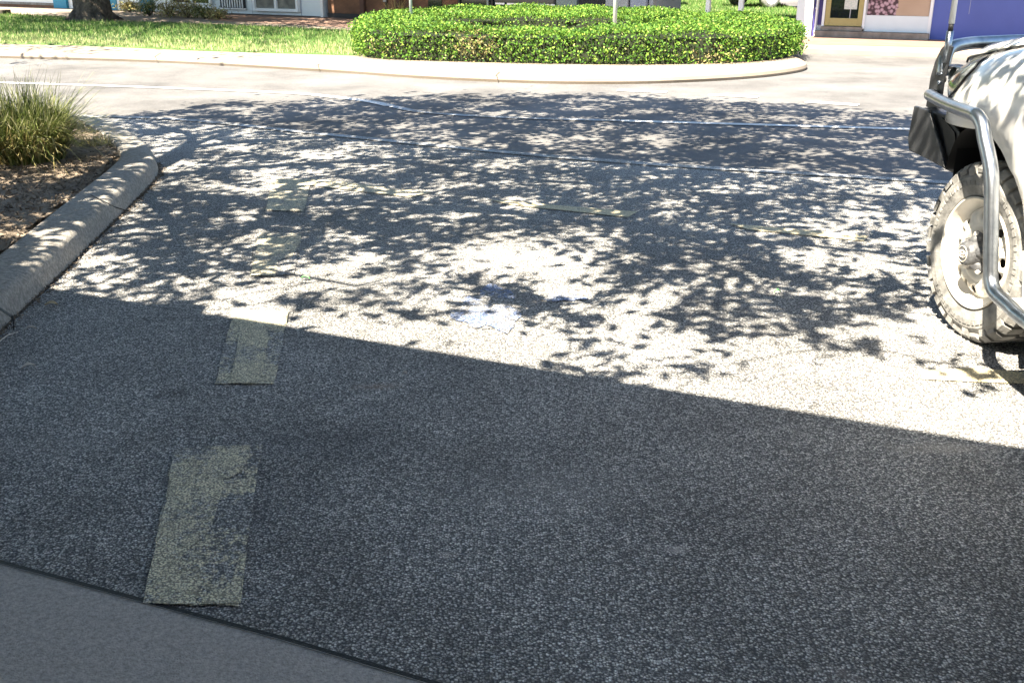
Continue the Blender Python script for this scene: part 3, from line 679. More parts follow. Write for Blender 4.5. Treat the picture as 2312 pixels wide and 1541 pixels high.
# ------------------------------------------------------------------ buildings across the street
def zb(x, y): return ZAT(FP(x)[1], y)
class Shop:
    def __init__(s, name, x0, x1, wallm, label, depth=8, h=4.2, cat='shop', awn=True, z0=.09):
        s.x0, s.x1 = x0, x1; s.t = thing(name, (0,0,0), 0, label, cat)
        w_ = MB(); w_.slab(FP(x0), FP(x1), z0, h, -depth, 0); s.wall = w_.build('wall', wallm, s.t)
        r = MB(); r.slab(FP(x0), FP(x1), h+.002, h+.14, -depth-.15, .15); r.build('roof', 'roof', s.t)
        if awn:
            a = MB(); a.slab(FP(x0), FP(x1), 3.1, 3.28, .003, 2.5); a.build('awning', 'roof', s.t)
    def part(s, name, x0, x1, z0, z1, m, d0=.003, d1=.05, parent=None, bevel=0):
        q = MB(); q.slab(FP(x0), FP(x1), z0, z1, d0, d1); return q.build(name, m, parent or s.t, bevel=bevel)
    def window(s, x0, x1, z0, z1, fm, mull=(), fw=.05, rails=(), pane='glass', d=.05):
        "frame with real depth, pane set back in it"
        P0, P1 = Vector(FP(x0)), Vector(FP(x1)); L = (P1-P0).length; e = (P1-P0)/L
        def at(a): return tuple(P0+e*a)
        f = MB()
        f.slab(at(0), at(fw), z0, z1, .003, d+.02); f.slab(at(L-fw), at(L), z0, z1, .003, d+.02)
        f.slab(at(fw), at(L-fw), z0, z0+fw, .003, d+.02); f.slab(at(fw), at(L-fw), z1-fw, z1, .003, d+.02)
        for mx in mull:
            a = (Vector(FP(mx))-P0).length; f.slab(at(a-fw/2), at(a+fw/2), z0+fw, z1-fw, .004, d+.012)
        for rz in rails: f.slab(at(fw), at(L-fw), rz, rz+.05, .005, d)
        fo = f.build('window', fm, s.t)
        q = MB(); q.slab(at(fw*.8), at(L-fw*.8), z0+fw*.8, z1-fw*.8, .006, d*.5); q.build('pane', pane, fo)
        return fo
# 1 teal and white shop, far left
A = Shop('teal_shop', -900, 388, 'white', 'white shop with teal pilasters and grey stone base behind the thick tree trunk')
A.part('stone_base', -900, 130, .09, zb(60,4.5), 'stone', .003, .09)
A.part('stone_base', 281, 325, .09, zb(300,13), 'stone', .003, .06)
A.part('brick_course', -900, 130, .09, .16, 'brick', .09, .13)
A.window(-420, -120, zb(-200,2), 2.7, 'white'); A.window(-100, 44, zb(0,1.5), 2.7, 'dark')
for a, b_ in ((131,160),(244,274),(326,350)): A.part('pilaster', a, b_, .09, 3.05, 'teal', .003, .14, bevel=.006)
A.part('trim', 274, 279, .09, 3.05, 'white', .003, .12)
A.window(281, 325, zb(300,5), 2.7, 'white', fw=.06)
A.part('sill', 282, 324, zb(300,13), zb(300,5), 'white', .003, .11)
# 2 pale blue-white shop
A = Shop('pale_shop', 388, 733, 'palewall', 'pale blue-white shop with barred opening and two wide windows', depth=7)
A.window(392, 482, zb(437,17), 2.6, 'white', mull=(437,), rails=(zb(437,11),), fw=.06)
f = A.part('barred_opening', 500, 557, zb(528,20), 2.4, 'dark', .003, .012)
for k in range(9):
    xx = 507+k*5.6; q = MB(); q.slab(FP(xx-.9), FP(xx+.9), zb(528,17), 2.2, .03, .055); q.build('bar', 'white', f)
A.part('opening_rail', 499, 559, zb(528,21), zb(528,18.5), 'white', .013, .07)
A.window(578, 680, zb(629,26), 2.5, 'white', mull=(629,), fw=.07, pane='blind', d=.09)
A.part('corner_trim', 727, 733, .09, 3.05, 'white', .003, .05)
A.part('plinth', 388, 727, .09, .115, 'dark', .003, .02)  # thin dark strip painting the shadow line along the wall foot
for xx in (571, 681): A.part('joint', xx, xx+1, .12, 3.0, 'panel_blue', .003, .008)
for zz in (.6,.9,1.2): A.part('board_joint', 681, 727, zz, zz+.012, 'panel_blue', .003, .007)
# 3 brown brick shop
A = Shop('brick_shop', 742, 1037, 'brick', 'brown brick shopfront with dark pilasters and a dark doorway left of centre', depth=9)
for a, b_ in ((819,828),(901,909)): A.part('pilaster', a, b_, .09, 3.05, 'under', .003, .1)
A.part('downpipe', 874, 877, .09, 1.3, 'dark', .003, .06); A.part('meter_box', 872, 878, .5, .62, 'panel_grey', .061, .1)
A.part('door', 969, 999, .09, 2.3, 'glass', .003, .02); A.part('plinth', 742, 965, .09, .2, 'dark', .003, .03)  # dark strip painting the shade at the foot of the brick wall
# 4 dark glazed shop
A = Shop('glazed_shop', 1037, 1475, 'panel_grey', 'dark glazed shop with white rail, black roller door and grey columns behind the hedge', depth=1.5)
A.window(1038, 1110, .2, 2.8, 'dark', fw=.05); A.part('mullion', 1104, 1108, .1, 2.9, 'panel_green', .08, .1)
A.window(1112, 1257, .2, 2.8, 'dark', fw=.05)
A.part('rail', 1124, 1144, zb(1180,11.5), zb(1180,7.5), 'white', .075, .11); A.part('rail', 1150, 1256, zb(1180,12), zb(1180,7.5), 'white', .075, .11)
A.part('side_panel', 1258, 1304, .1, 2.9, 'panel_green', .003, .07, bevel=.01)
A.part('roller_door', 1306, 1374, .1, 2.7, 'dark', .003, .03)
A.part('column', 1375, 1424, .1, 3.05, 'panel_grey', .003, .22, bevel=.01); A.part('column', 1428, 1463, .1, 3.05, 'panel_blue', .003, .18, bevel=.01)
A.part('corner_trim', 1466, 1475, .1, 3.05, 'panel_grey', .003, .08)
# open carport between the shops: roof on posts, lawn and cars beyond
t = thing('carport', (0,0,0), 0, 'open carport roof on two white posts beside the blue and white shop', 'carport')
a = MB(); a.slab(FP(1475), FP(1797), 3.1, 3.25, -4.5, 2.5); a.build('roof', 'roof', t)
for a_, b_ in ((1589,1598),(1662,1672)):
    q = MB(); q.slab(FP(a_), FP(b_), .09, 3.1, -.1, 0); q.build('post', 'white', t, bevel=.008)
lawn = back_off([FP(1250), FP(1860)], 3.2)+[(9.5,44),(-8,50)]
g = MB(); g.prism(lawn[::-1], -.02, .07); tag(g.build('back_lawn', 'lawn'), kind='structure')
n = 60000; x = rng.uniform(-1,10,n); y = rng.uniform(25,40,n); k = inside(lawn, x, y); x, y = x[k], y[k]; N = len(x); an = rng.uniform(0,6.28,N); hgt = rng.uniform(.03,.09,N)
B = np.stack([np.stack([x+np.cos(an)*.012,y+np.sin(an)*.012,np.full(N,.06)],1), np.stack([x-np.cos(an)*.012,y-np.sin(an)*.012,np.full(N,.06)],1), np.stack([x+rng.normal(0,.02,N),y+rng.normal(0,.02,N),.07+hgt],1)],1)
tag(npmesh('back_grass', B, 3, 'grass'), 'green lawn seen between the carport posts under the parked cars', 'grass', kind='stuff')
t = thing('rear_building', (0,0,0), 0, 'long dark brown wall behind the parked cars beyond the carport', 'building')
a = MB(); a.slab((-8,46),(16,38), .0, 4, -5, 0); a.build('wall', 'brick', t); a = MB(); a.slab((-8,46),(16,38), 4.002, 4.15, -5.2, .6); a.build('roof', 'roof', t)

# 5 blue and white corner shop
A = Shop('corner_shop', 1797, 2098, 'white', 'white shop with mustard framed glass door, flower mural and concrete step', depth=8)
A.part('pillar', 1797, 1833, .09, 3.05, 'palewall', .003, .16, bevel=.01)
A.part('trim', 1834, 1838, .09, 3.05, 'navy', .003, .1); A.part('downpipe', 1839, 1842.5, .09, 3.05, 'white', .003, .15, bevel=.01)
for yy in (20, 72): 
    z_ = zb(1840, yy)
    A.part('pipe_bracket', 1838.4, 1843.1, z_, z_+.03, 'white', .151, .17)
A.part('recess', 1843, 1854, .3, 3.05, 'navy', .003, .02)
zs = zb(1900, 69.5); zs2 = zb(1900, 60)
A.part('front_step', 1843, 2097, .09, zs, 'concrete', .003, .24, bevel=.012)
A.part('upper_step', 1853, 1946, zs+.002, zs2, 'concrete', .003, .12, bevel=.008)
A.part('door_jamb', 1853, 1858.5, zs2+.002, 2.4, 'white', .003, .08); A.part('door_jamb', 1944, 1949, zs2-.03, 2.4, 'white', .003, .085)
d = MB(); P0, P1 = Vector(FP(1859)), Vector(FP(1943.5)); L = (P1-P0).length; e = (P1-P0)/L; at = lambda a: tuple(P0+e*a)
d.slab(at(0), at(.09), zs2+.01, 2.3, .003, .06); d.slab(at(L-.09), at(L), zs2+.01, 2.3, .003, .06); d.slab(at(.09), at(L-.09), zs2+.01, zs2+.15, .003, .06); d.slab(at(.09), at(L-.09), 2.18, 2.3, .003, .06)
do = d.build('door', 'doorframe', A.t, bevel=.004)
q = MB(); q.slab(at(.08), at(L-.08), zs2+.14, 2.2, .004, .03); q.build('pane', 'glass', do)
q = MB(); q.slab(at(.33), at(.56), zb(1905,21), zb(1905,21)+.42, .032, .036); q.build('notice', 'paper', do)
q = MB(); q.slab(at(.44), at(.455), zs2+.15, 1.0, .031, .034); q.build('door_joint', 'panel_grey', do)
zm = zb(2020,36)
A.part('front_panel', 1949, 2094, zs+.003, zm, 'palewall', .003, .04)
A.part('mural', 1952, 2090, zm+.003, 2.4, 'mural', .003, .03)
A.part('mural_frame', 2091, 2097, zs+.002, 3.0, 'white', .003, .06)
# 6 blue building
A = Shop('blue_building', 2098, 4200, 'bluewall', 'plain blue painted wall behind the white vehicle and its aerial', depth=10, h=4.6, cat='building', awn=True)
A.part('wall_scratch', 2178, 2179, .55, 1.1, 'panel_blue', .002, .004)

# parked cars on the lawn
def wheel_basic(parent, x, y, z, r_, wd, side, name='wheel'):
    wt = MB(); k = side
    wt.lathe([(0,r_*.62),(0.02*k,r_*.9),(-.01*k,r_),(-wd*k+.01*k,r_),(-wd*k,r_*.85),(-wd*k,r_*.6)], 32, 'y', (x,y,z)); wo = wt.build(name, 'tyre', parent, True)
    rm = MB(); rm.lathe([(.012*k,r_*.66),(0,r_*.6),(-.04*k,r_*.55),(-.02*k,r_*.2),(.0,r_*.12),(.0,.001)], 24, 'y', (x,y,z)); rm.build('rim', 'silver', wo, True)
    return wo
def car(loc, rz, paintm, label):
    t = thing('parked_car', loc, rz, label, 'car', 'cars parked on the lawn beyond the carport')
    prof = [(-2.1,.28),(-2.15,.6),(-2.05,.95),(-1.75,1.0),(-1.35,1.42),(.1,1.45),(.85,.98),(1.8,.85),(2.1,.7),(2.12,.3)]
    b_ = MB(); ys = [-.85,-.80,.80,.85]; vs = []
    for j, y in enumerate(ys):
        for x, z in prof:
            yy = y*(1 if z < 1.0 else .8); vs.append((x*(1 if j in (1,2) else .985), yy, z if j in (1,2) or z > .4 else z+.03))
    n = len(prof); fs = [tuple(range(n)), tuple(3*n+i for i in range(n))[::-1]]
    for j in range(3):
        for i in range(n): fs.append((j*n+i, (j+1)*n+i, (j+1)*n+(i+1)%n, j*n+(i+1)%n))
    b_.add(vs, fs); b_.build('body', paintm, t, bevel=.03)
    for sgn in (1,-1):
        g_ = MB(); y = sgn*.70; g_.add([(-1.5,y+.0,1.0),(-1.25,y-sgn*.0,1.36),(.05,y,1.38),(.65,y+sgn*.02,1.0)]+[(-1.5,y+sgn*.03,1.0),(-1.25,y+sgn*.03,1.36),(.05,y+sgn*.03,1.38),(.65,y+sgn*.05,1.0)], [(0,1,2,3),(7,6,5,4),(0,4,5,1),(1,5,6,2),(2,6,7,3),(3,7,4,0)]); g_.build('side_window', 'glass', t)
        for x in (-1.3,1.32):
            wheel_basic(t, x, sgn*.87, .32, .32, .2, sgn)
        h = MB(); h.box(2.06,2.14,sgn*.55-.15,sgn*.55+.15,.62,.75); h.build('headlight', 'lamp', t, bevel=.02)
        h = MB(); h.box(-2.17,-2.1,sgn*.6-.14,sgn*.6+.14,.68,.85); h.build('tail_light', 'red', t, bevel=.02)
    h = MB(); h.box(2.08,2.16,-.5,.5,.36,.5); h.build('grille', 'plastic', t, bevel=.01)
    h = MB(); h.box(2.1,2.17,-.26,.26,.52,.62); h.build('number_plate', 'paper', t)
    return t
def carpos(px, y): c = G(px, y, .07); return c
c = G(1548,14,.07); car((c[0]-2.15, c[1]+.95, .07), R(-4), 'red', 'red hatchback on the lawn left of the carport posts')
c = G(1740,19,.07); car((c[0]+.875, c[1]+1.31, .07), R(203), 'silver', 'silver-white car seen between and behind the carport posts')

# ------------------------------------------------------------------ shop awning and shopfront behind the viewer (casts the straight shade edge)
t = thing('near_shop', (0,0,0), 0, 'shop and wide street awning behind the viewer that shades the footpath', 'shop')
an_ = 3.1; at_ = an_+.22
e0 = Vector(G(128,652)); e1 = Vector(G(2250,1000)); dv = (e1-e0).normalized()
pa = Vector(shadow_to(tuple(e0-dv*12), at_)[:2]); pb = Vector(shadow_to(tuple(e1+dv*16), at_)[:2]); nn = Vector((-dv.y, dv.x))
if nn.y > 0: nn = -nn
q = [pa, pb, pb+nn*4.2, pa+nn*4.2]
a = MB(); a.add([(p.x,p.y,z) for z in (an_, an_+.22) for p in q], [(0,1,2,3),(4,7,6,5),(0,4,5,1),(1,5,6,2),(2,6,7,3),(3,7,4,0)]); a.build('awning', 'white', t)
w0, w1 = pa+nn*4.25, pb+nn*4.25; q = [w0, w1, w1+nn*6, w0+nn*6]
a = MB(); a.add([(p.x,p.y,z) for z in (0, 4.4) for p in q], [(0,1,2,3),(4,7,6,5),(0,4,5,1),(1,5,6,2),(2,6,7,3),(3,7,4,0)]); a.build('wall', 'white', t)
for k in range(9):
    f0 = w0+dv*(1+k*3.4); f1 = f0+dv*2.6; q = [f0, f1, f1-nn*.06, f0-nn*.06]
    a = MB(); a.add([(p.x,p.y,z) for z in (.6, 2.5) for p in q], [(0,3,2,1),(4,5,6,7),(0,1,5,4),(1,2,6,5),(2,3,7,6),(3,0,4,7)]); a.build('window', 'glass', t)

# ------------------------------------------------------------------ white four-wheel drive with bull bar
TW = Vector((2.009, 4.16)); TA = R(4)
tk = thing('utility_vehicle', (TW.x, TW.y, 0), TA+math.pi/2, 'white four-wheel drive with black bull bar and steel side rails parked at right', 'vehicle')
def ys(s):  # plan line of the left side
    return .075 if s < .15 else .075-.50*(s-.15)**2
def zc(s):  # height of the bonnet edge
    pts = [(-4.4,1.30),(-.8,1.33),(.1,1.25),(.47,1.19),(.95,1.115),(1.06,1.07)]
    for (a, x), (b_, y) in zip(pts, pts[1:]):
        if s <= b_: return x+(y-x)*(s-a)/(b_-a)
    return pts[-1][1]
def zlow(s):
    z = .44 if s < .6 else .44+(s-.6)*.5
    for c_ in (.10, -2.78):
        d = s-c_; w_ = .44
        if abs(d) < w_: z = max(z, .39+math.sqrt(1-(d/w_)**2)*.52)
    if s > .10: z = max(z, .91-(s-.1)*.09)
    return z
def prof_at(s):
    y0, h, lo = ys(s), zc(s), zlow(s); k = 1 if s < .6 else max(.15, 1-(s-.6)*1.9)
    return [(y0-.03, lo), (y0-.015, max(lo, lerp_(lo, .75, .5) if lo < .75 else lo)), (y0, max(lo+.005, .80)), (y0, max(lo+.01, h-.26)), (y0-.01, max(lo+.015, h-.18)), (y0-.035*k, h-.11), (y0-.07*k, h-.055), (y0-.12*k, h-.02), (y0-.19*k, h)]
def lerp_(a, b_, t): return a+(b_-a)*t
def on_side(s, z, out=0):
    P = prof_at(s)
    for (ya, za), (yb, zb_) in zip(P, P[1:]):
        if za <= z <= zb_ and zb_ > za: return ya+(yb-ya)*(z-za)/(zb_-za)+out
    return P[-1][0]+out
WID = -1.0+.0   # centre line offset in y
YC = -.82
ST = sorted(set([round(x,3) for x in np.linspace(-4.3,1.06,150)]))
bd = MB(); vs = []; fs = []; row = None
for s in ST:
    P = prof_at(s); L = [(s, y, z) for y, z in P]; Rr = [(s, 2*YC-y, z) for y, z in P[::-1]]
    inn = [(s, P[0][0]-.05, P[0][1]+.0)]; Li = [(s, P[0][0]-.07, P[0][1]+.012)]
    ring = Li+L+Rr+[(s, 2*YC-Li[0][1], Li[0][2])]; vs += ring
K = len(ring)
for i in range(len(ST)-1):
    for k in range(K-1): fs.append((i*K+k, i*K+k+1, (i+1)*K+k+1, (i+1)*K+k))
fs.append(tuple((len(ST)-1)*K+k for k in range(K))[::-1]); fs.append(tuple(range(K)))
bd.add(vs, fs); body = bd.build('body', 'body', tk, True)
# bonnet
bn = MB(); vs = []; S2 = np.linspace(-.85,1.0,30); T2 = np.linspace(0,1,15)
for s in S2:
    ye = ys(s)-.185*(1 if s < .6 else max(.15,1-(s-.6)*1.9))+.012
    if s > .55: ye += .02
    for j, tt in enumerate(T2):
        y = ye+(2*YC-2*ye)*tt+0; q = 1-(2*tt-1)**2
        vs.append((s, y, zc(s)+.012+.095*q**.55-(.0)))
n = len(T2)
fs = [(i*n+k, i*n+k+1, (i+1)*n+k+1, (i+1)*n+k) for i in range(len(S2)-1) for k in range(n-1)]
bn.add(vs, fs)
sm = bn.build('bonnet', 'body', tk, True); sol = sm.modifiers.new('solid', 'SOLIDIFY'); sol.thickness = .02; sol.offset = -1
# dark shut line under the bonnet edge
ln = [(s, ys(s)-.185*(1 if s < .6 else max(.15,1-(s-.6)*1.9))+.016+(.02 if s > .55 else 0), zc(s)+.0) for s in np.linspace(-.85,1.0,30)]
q = MB(); q.tube(ln, .006, 6); q.build('bonnet_gap', 'plastic', tk)
# cabin
cb = MB()
def cring(s, w_, z): return [(s, YC+w_, z), (s, YC-w_, z)]
W0, W1 = .90, .70
cb.add([(-.85,YC+.88,1.27),(-.85,YC-.88,1.27),(-1.55,YC+.70,1.86),(-1.55,YC-.70,1.86),(-1.8,YC+.68,1.92),(-1.8,YC-.68,1.92),(-4.0,YC+.68,1.92),(-4.0,YC-.68,1.92),(-4.28,YC+.88,1.25),(-4.28,YC-.88,1.25)],
       [(0,2,3,1),(2,4,5,3),(4,6,7,5),(6,8,9,7),(0,8,6,4,2),(1,3,5,7,9),(0,1,9,8)])
cb.build('cabin', 'body', tk, bevel=.03)
q = MB(); q.add([(-.90,YC+.80,1.325),(-.90,YC-.80,1.325),(-1.53,YC-.64,1.855),(-1.53,YC+.64,1.855)], [(0,1,2,3)]); o = q.build('windscreen', 'glass', tk); o.location.x = .02; m_ = o.modifiers.new('s','SOLIDIFY'); m_.thickness = .02
for sg in (1,-1):
    for a0, a1 in ((-1.35,-2.3),(-2.4,-3.2),(-3.3,-3.95)):
        q = MB(); lo = 1.33; hi_ = 1.82
        q.add([(a0+ (.28 if a0 == -1.35 else 0), YC+sg*.875, lo),(a0-(.25 if a0 == -1.35 else 0), YC+sg*.725, hi_),(a1, YC+sg*.725, hi_),(a1, YC+sg*.875, lo)], [(0,1,2,3)])
        o = q.build('side_window', 'glass', tk); o.location.y = sg*.012; m_ = o.modifiers.new('s','SOLIDIFY'); m_.thickness = .012
    for xx in (-.62,-1.98,-3.0): q = MB(); q.tube([(xx, (ys(xx)+.001) if sg > 0 else 2*YC-ys(xx)-.001, .5),(xx-.02, (ys(xx)+.001) if sg > 0 else 2*YC-ys(xx)-.001, 1.04)], .004, 5); q.build('door_gap', 'plastic', tk)
# head lamps wrapped round the front corners
for sg in (1,-1):
    vs = []; nz, nt_ = 12, 14
    for i in range(nz):
        u = i/(nz-1); s_r = float(np.interp(u, [0,.3,.7,1], [.63,.455,.35,.36])); s_f = lerp_(.80,1.045,min(1,u*2.2)); 
        for k in range(nt_):
            s = lerp_(s_r, s_f, k/(nt_-1)); zt = zc(s)-.012; z = lerp_(.965, zt, u); y = on_side(s, z, .008+.03*math.sin(math.pi*k/(nt_-1))*math.sin(math.pi*min(1,u*1.1)))
            vs.append((s, y if sg > 0 else 2*YC-y, z))
    fs = [(i*nt_+k, i*nt_+k+1, (i+1)*nt_+k+1, (i+1)*nt_+k) for i in range(nz-1) for k in range(nt_-1)]
    q = MB(); q.add(vs, fs); hl = q.build('headlight', 'lamp', tk, True)
    rim = [vs[i*nt_] for i in range(nz)]; q = MB(); q.tube(rim, .005, 5); q.build('lamp_seal', 'plastic', hl)
    q = MB(); q.lathe([(0,.05),(.02,.055),(.03,.05)], 16, 'y', (.72, (on_side(.72,1.04)-.01) if sg > 0 else 2*YC-on_side(.72,1.04)-.02, 1.05)); q.build('reflector', 'steel', hl, True)
q = MB(); q.box(1.03,1.075,YC-.42,YC+.42,.82,1.02); q.build('grille', 'plastic', tk, bevel=.01)
# underbody and sills, wheel-arch liners
q = MB(); q.box(-4.1,.95,2*YC+.12,-.10,.34,.62); 
q = MB(); q.box(-2.2,-.46,2*YC+.03,.02,.36,.60); q.build('underbody', 'under', tk, bevel=.01)
q = MB(); q.box(-4.1,.9,YC-.35,YC+.35,.36,.55); q.build('chassis', 'plastic', tk)
for c_ in (.10,-2.78):
    for sg in (1,-1):
        vs = []; n = 24
        for j, yo in enumerate((.045, -.42)):
            for k in range(n+1):
                a = (math.pi*k/n) if c_ < 0 else lerp_(.42, math.pi, k/n)
                s_ = c_+.455*math.cos(a)*(1.1 if math.cos(a) > 0 else 1); z_ = .39+.535*math.sin(a)
                if c_ > 0 and s_ > .1: z_ = max(z_, lerp_(.93, .66, (s_-.1)/.45))
                yy = min(yo, ys(max(s_, 0))-.03) if j == 0 else yo
                vs.append((s_, yy if sg > 0 else 2*YC-yy, z_))
        fs = [(k, k+1, n+1+k+1, n+1+k) for k in range(n)]+[tuple(n+1+k for k in range(n+1))]
        q = MB(); q.add(vs, fs); q.build('arch_liner', 'plastic', tk, True)
for sg in (1,-1):
    f_ = (lambda p: p) if sg > 0 else (lambda p: (p[0], 2*YC-p[1], p[2]))
    a = [(.40,.0,.93),(.95,-.28,.86),(.92,-.28,.62),(.50,-.05,.60)]; b2 = [(p[0], -.5, p[2]) for p in a]
    q = MB(); q.add([f_(p) for p in a+b2], [(0,1,2,3),(7,6,5,4),(0,4,5,1),(1,5,6,2),(2,6,7,3),(3,7,4,0)]); q.build('valance', 'plastic', tk)
# mudflap
q = MB(); q.add([(-.34,.06,.52),(-.34,-.2,.52),(-.40,-.2,.24),(-.40,.05,.24),(-.352,.06,.52),(-.352,-.2,.52),(-.412,-.2,.24),(-.412,.05,.24)], [(0,1,2,3),(7,6,5,4),(0,4,5,1),(1,5,6,2),(2,6,7,3),(3,7,4,0)]); q.build('mudflap', 'panel_grey', tk)

def big_wheel(x, y, z, steer, sg, spare=False):
    w_ = bpy.data.objects.new('wheel', None); col.objects.link(w_); w_.parent = tk; w_.location = (x, y, z); w_.rotation_euler = (0,0,steer + (0 if sg > 0 else math.pi))
    RT = .388; WT = .27
    t_ = MB(); t_.lathe([(-.02,.235),(.004,.25),(.014,.29),(.012,.325),(-.004,.352),(-.02,.368),(-.03,.372),(-WT+.03,.372),(-WT+.02,.366),(-WT,.33),(-WT,.26),(-WT+.03,.235)], 96)
    for k in range(96):  # raised letters band suggested by a ring groove is part of the sidewall bump
        pass
    nb = 34
    for k in range(nb):
        a = 2*math.pi*k/nb; da = math.pi/nb*.72; st_ = .018 if k % 2 else 0
        def pt(r_, aa, yy): return (r_*math.cos(aa), yy, r_*math.sin(aa))
        # shoulder block wrapping on to the sidewall
        r1, r0 = RT, .345-st_
        prof_ = [(.008, r0), (.010, .362), (-.018, RT), (-.085, RT+.002), (-.085, .365), (-.02,.36)]
        vs = [pt(r_, a-da, yy) for yy, r_ in prof_]+[pt(r_, a+da*(.8 if k % 2 else 1), yy) for yy, r_ in prof_]
        m6 = 6; t_.add(vs, [tuple(range(m6)), tuple(range(2*m6))[m6:][::-1]]+[(i, i+m6, (i+1)%m6+m6, (i+1)%m6) for i in range(m6)])
        for yy0, yy1, sh_ in ((-.10,-.165,.5),(-.18,-.258,0)):
            vs = [pt(r_, a+sh_*da*2-da*.9, yy) for r_ in (.365, RT+.003) for yy in (yy0, yy1)]+[pt(r_, a+sh_*da*2+da*.8, yy) for r_ in (.365, RT+.003) for yy in (yy0, yy1)]
            t_.add(vs, [(0,1,3,2),(4,6,7,5),(0,4,5,1),(2,3,7,6),(0,2,6,4),(1,5,7,3)])
    # small raised marks round the sidewall
    lt = t_
    for k in range(60):
        if k % 20 > 13: continue
        a = 2*math.pi*k/60; r_ = .300; da = .018+.012*((k*7) % 3)
        vs = [(rr*math.cos(aa), yy, rr*math.sin(aa)) for yy in (.010,.0165) for rr in (r_-.008, r_+.010) for aa in (a-da, a+da)]
        lt.add(vs, [(0,1,3,2),(4,6,7,5),(0,4,5,1),(2,3,7,6),(0,2,6,4),(1,5,7,3)])
    t_.build('tyre', 'tyre', w_, False)
    # rim
    rm = MB(); rm.lathe([(-.015,.238),(.006,.243),(.012,.238),(.004,.231),(-.012,.224),(-.026,.214),(-.042,.206),(-.050,.196)], 72)
    # disc with ventilation holes
    n = 16; r1, r2 = .125, .196; rc = .162; rh = .022
    def dy(r_): t = (r_-r1)/(r2-r1); return -.022-.028*t*t+ .010*math.sin(math.pi*t)
    for k in range(n):
        a0 = 2*math.pi*k/n; A_ = math.pi/n; bpts = []; cp = []
        sq = [(-1,-1),(-.5,-1),(0,-1),(.5,-1),(1,-1),(1,-.5),(1,0),(1,.5),(1,1),(.5,1),(0,1),(-.5,1),(-1,1),(-1,.5),(-1,0),(-1,-.5)]
        for u, v_ in sq:
            rr = (r1+r2)/2+v_*(r2-r1)/2; aa = a0+u*A_; bpts.append((rr*math.cos(aa), dy(rr), rr*math.sin(aa)))
            th = math.atan2(v_, u); hole = (k % 4 != 3); rr2 = rc+(rh*.8 if hole else .001)*math.sin(th); aa2 = a0+(rh*1.0 if hole else .001)*math.cos(th)/rc; cp.append((rr2*math.cos(aa2), dy(rr2), rr2*math.sin(aa2)))
        inn = [(x_, y_-.012, z_) for x_, y_, z_ in cp]
        rm.add(bpts+cp+inn, [(i, (i+1)%16, (i+1)%16+16, i+16) for i in range(16)]+[(i+16, (i+1)%16+16, (i+1)%16+32, i+32) for i in range(16)])
    rm.lathe([(-.022,.125),(-.019,.115),(-.022,.100),(-.03,.088),(-.032,.05)], 48)
    rm.build('rim', 'wheelpaint', w_, True)
    bk_ = MB(); bk_.lathe([(-.10,.20),(-.10,.001)], 32); bk_.build('brake_drum', 'plastic', w_)
    hb = MB(); hb.lathe([(-.036,.064),(.0,.062),(.03,.058),(.046,.052),(.054,.044),(.056,.03),(.056,.001)], 32)
    hb.build('hub_cap', 'hub', w_, True)
    em = MB(); em.tube([(.034*math.cos(t), .0562, .034*math.sin(t)) for t in np.linspace(0,2*math.pi,25)], .0018, 5, False)
    for rx_, rz_, cz in ((.021,.015,0),(.008,.015,0),(.014,.006,.006)):
        em.tube([(rx_*1.25*math.cos(t), .0575, cz+rz_*math.sin(t)) for t in np.linspace(0,2*math.pi,25)], .0019, 5, False)
    em.build('emblem', 'wheelpaint', w_, True)
    for k in range(5):
        a = 2*math.pi*k/5+.3; nx, nz_ = .083*math.cos(a), .083*math.sin(a)
        nu = MB(); nu.lathe([(-.035,.015),(.006,.014),(.012,.009),(.012,.001)], 6, 'y', (nx,0,nz_)); nu.build('wheel_nut', 'wheelpaint', w_)
        ar = MB(); ar.tube([(nx*.45,.012,nz_*.45),(nx*1.02,-.022,nz_*1.02)], [.030,.024], 10); ar.build('hub_arm', 'hub', w_, True)
hubw = Vector((1.994, 4.259)); dlt = hubw-TW; Fd = Vector((-math.sin(TA), math.cos(TA))); Ld = Vector((-math.cos(TA), -math.sin(TA)))
hx, hy = dlt.dot(Fd), dlt.dot(Ld)
big_wheel(hx, hy, .385, R(4.8), 1); big_wheel(hx, 2*YC-hy, .385, R(4.8), -1)
big_wheel(-2.78, 0, .385, 0, 1); big_wheel(-2.78, 2*YC, .385, 0, -1)
# side rails: bull bar to sill, one steel tube each side
for sg in (1,-1):
    f_ = (lambda p: p) if sg > 0 else (lambda p: (p[0], 2*YC-p[1], p[2]))
    rp = [(1.14,-.235,.90),(1.10,-.19,.925),(1.03,-.15,.932),(.95,-.11,.94),(.45,.045,.966),(-.02,.18,.998),(-.10,.20,1.0),(-.148,.20,.975),(-.18,.20,.93),(-.27,.20,.812),(-.328,.20,.636),(-.378,.20,.473),(-.40,.20,.42),(-.445,.20,.385),(-.552,.20,.369),(-.655,.20,.355),(-1.0,.20,.345),(-2.0,.20,.33),(-2.2,.16,.33)]
    q = MB(); q.tube(spline([f_(p) for p in rp], 4), .0275, 16); q.build('side_rail', 'steel', tk, True)
    q = MB(); a = [(-.50,.0,.385),(-.50,.19,.385),(-2.1,.19,.345),(-2.1,.0,.345)]
    q.add([f_(p) for p in a]+[f_((p[0],p[1],p[2]-.012)) for p in a], [(0,1,2,3),(7,6,5,4),(0,4,5,1),(1,5,6,2),(2,6,7,3),(3,7,4,0)]); q.build('step_plate', 'plate', tk)
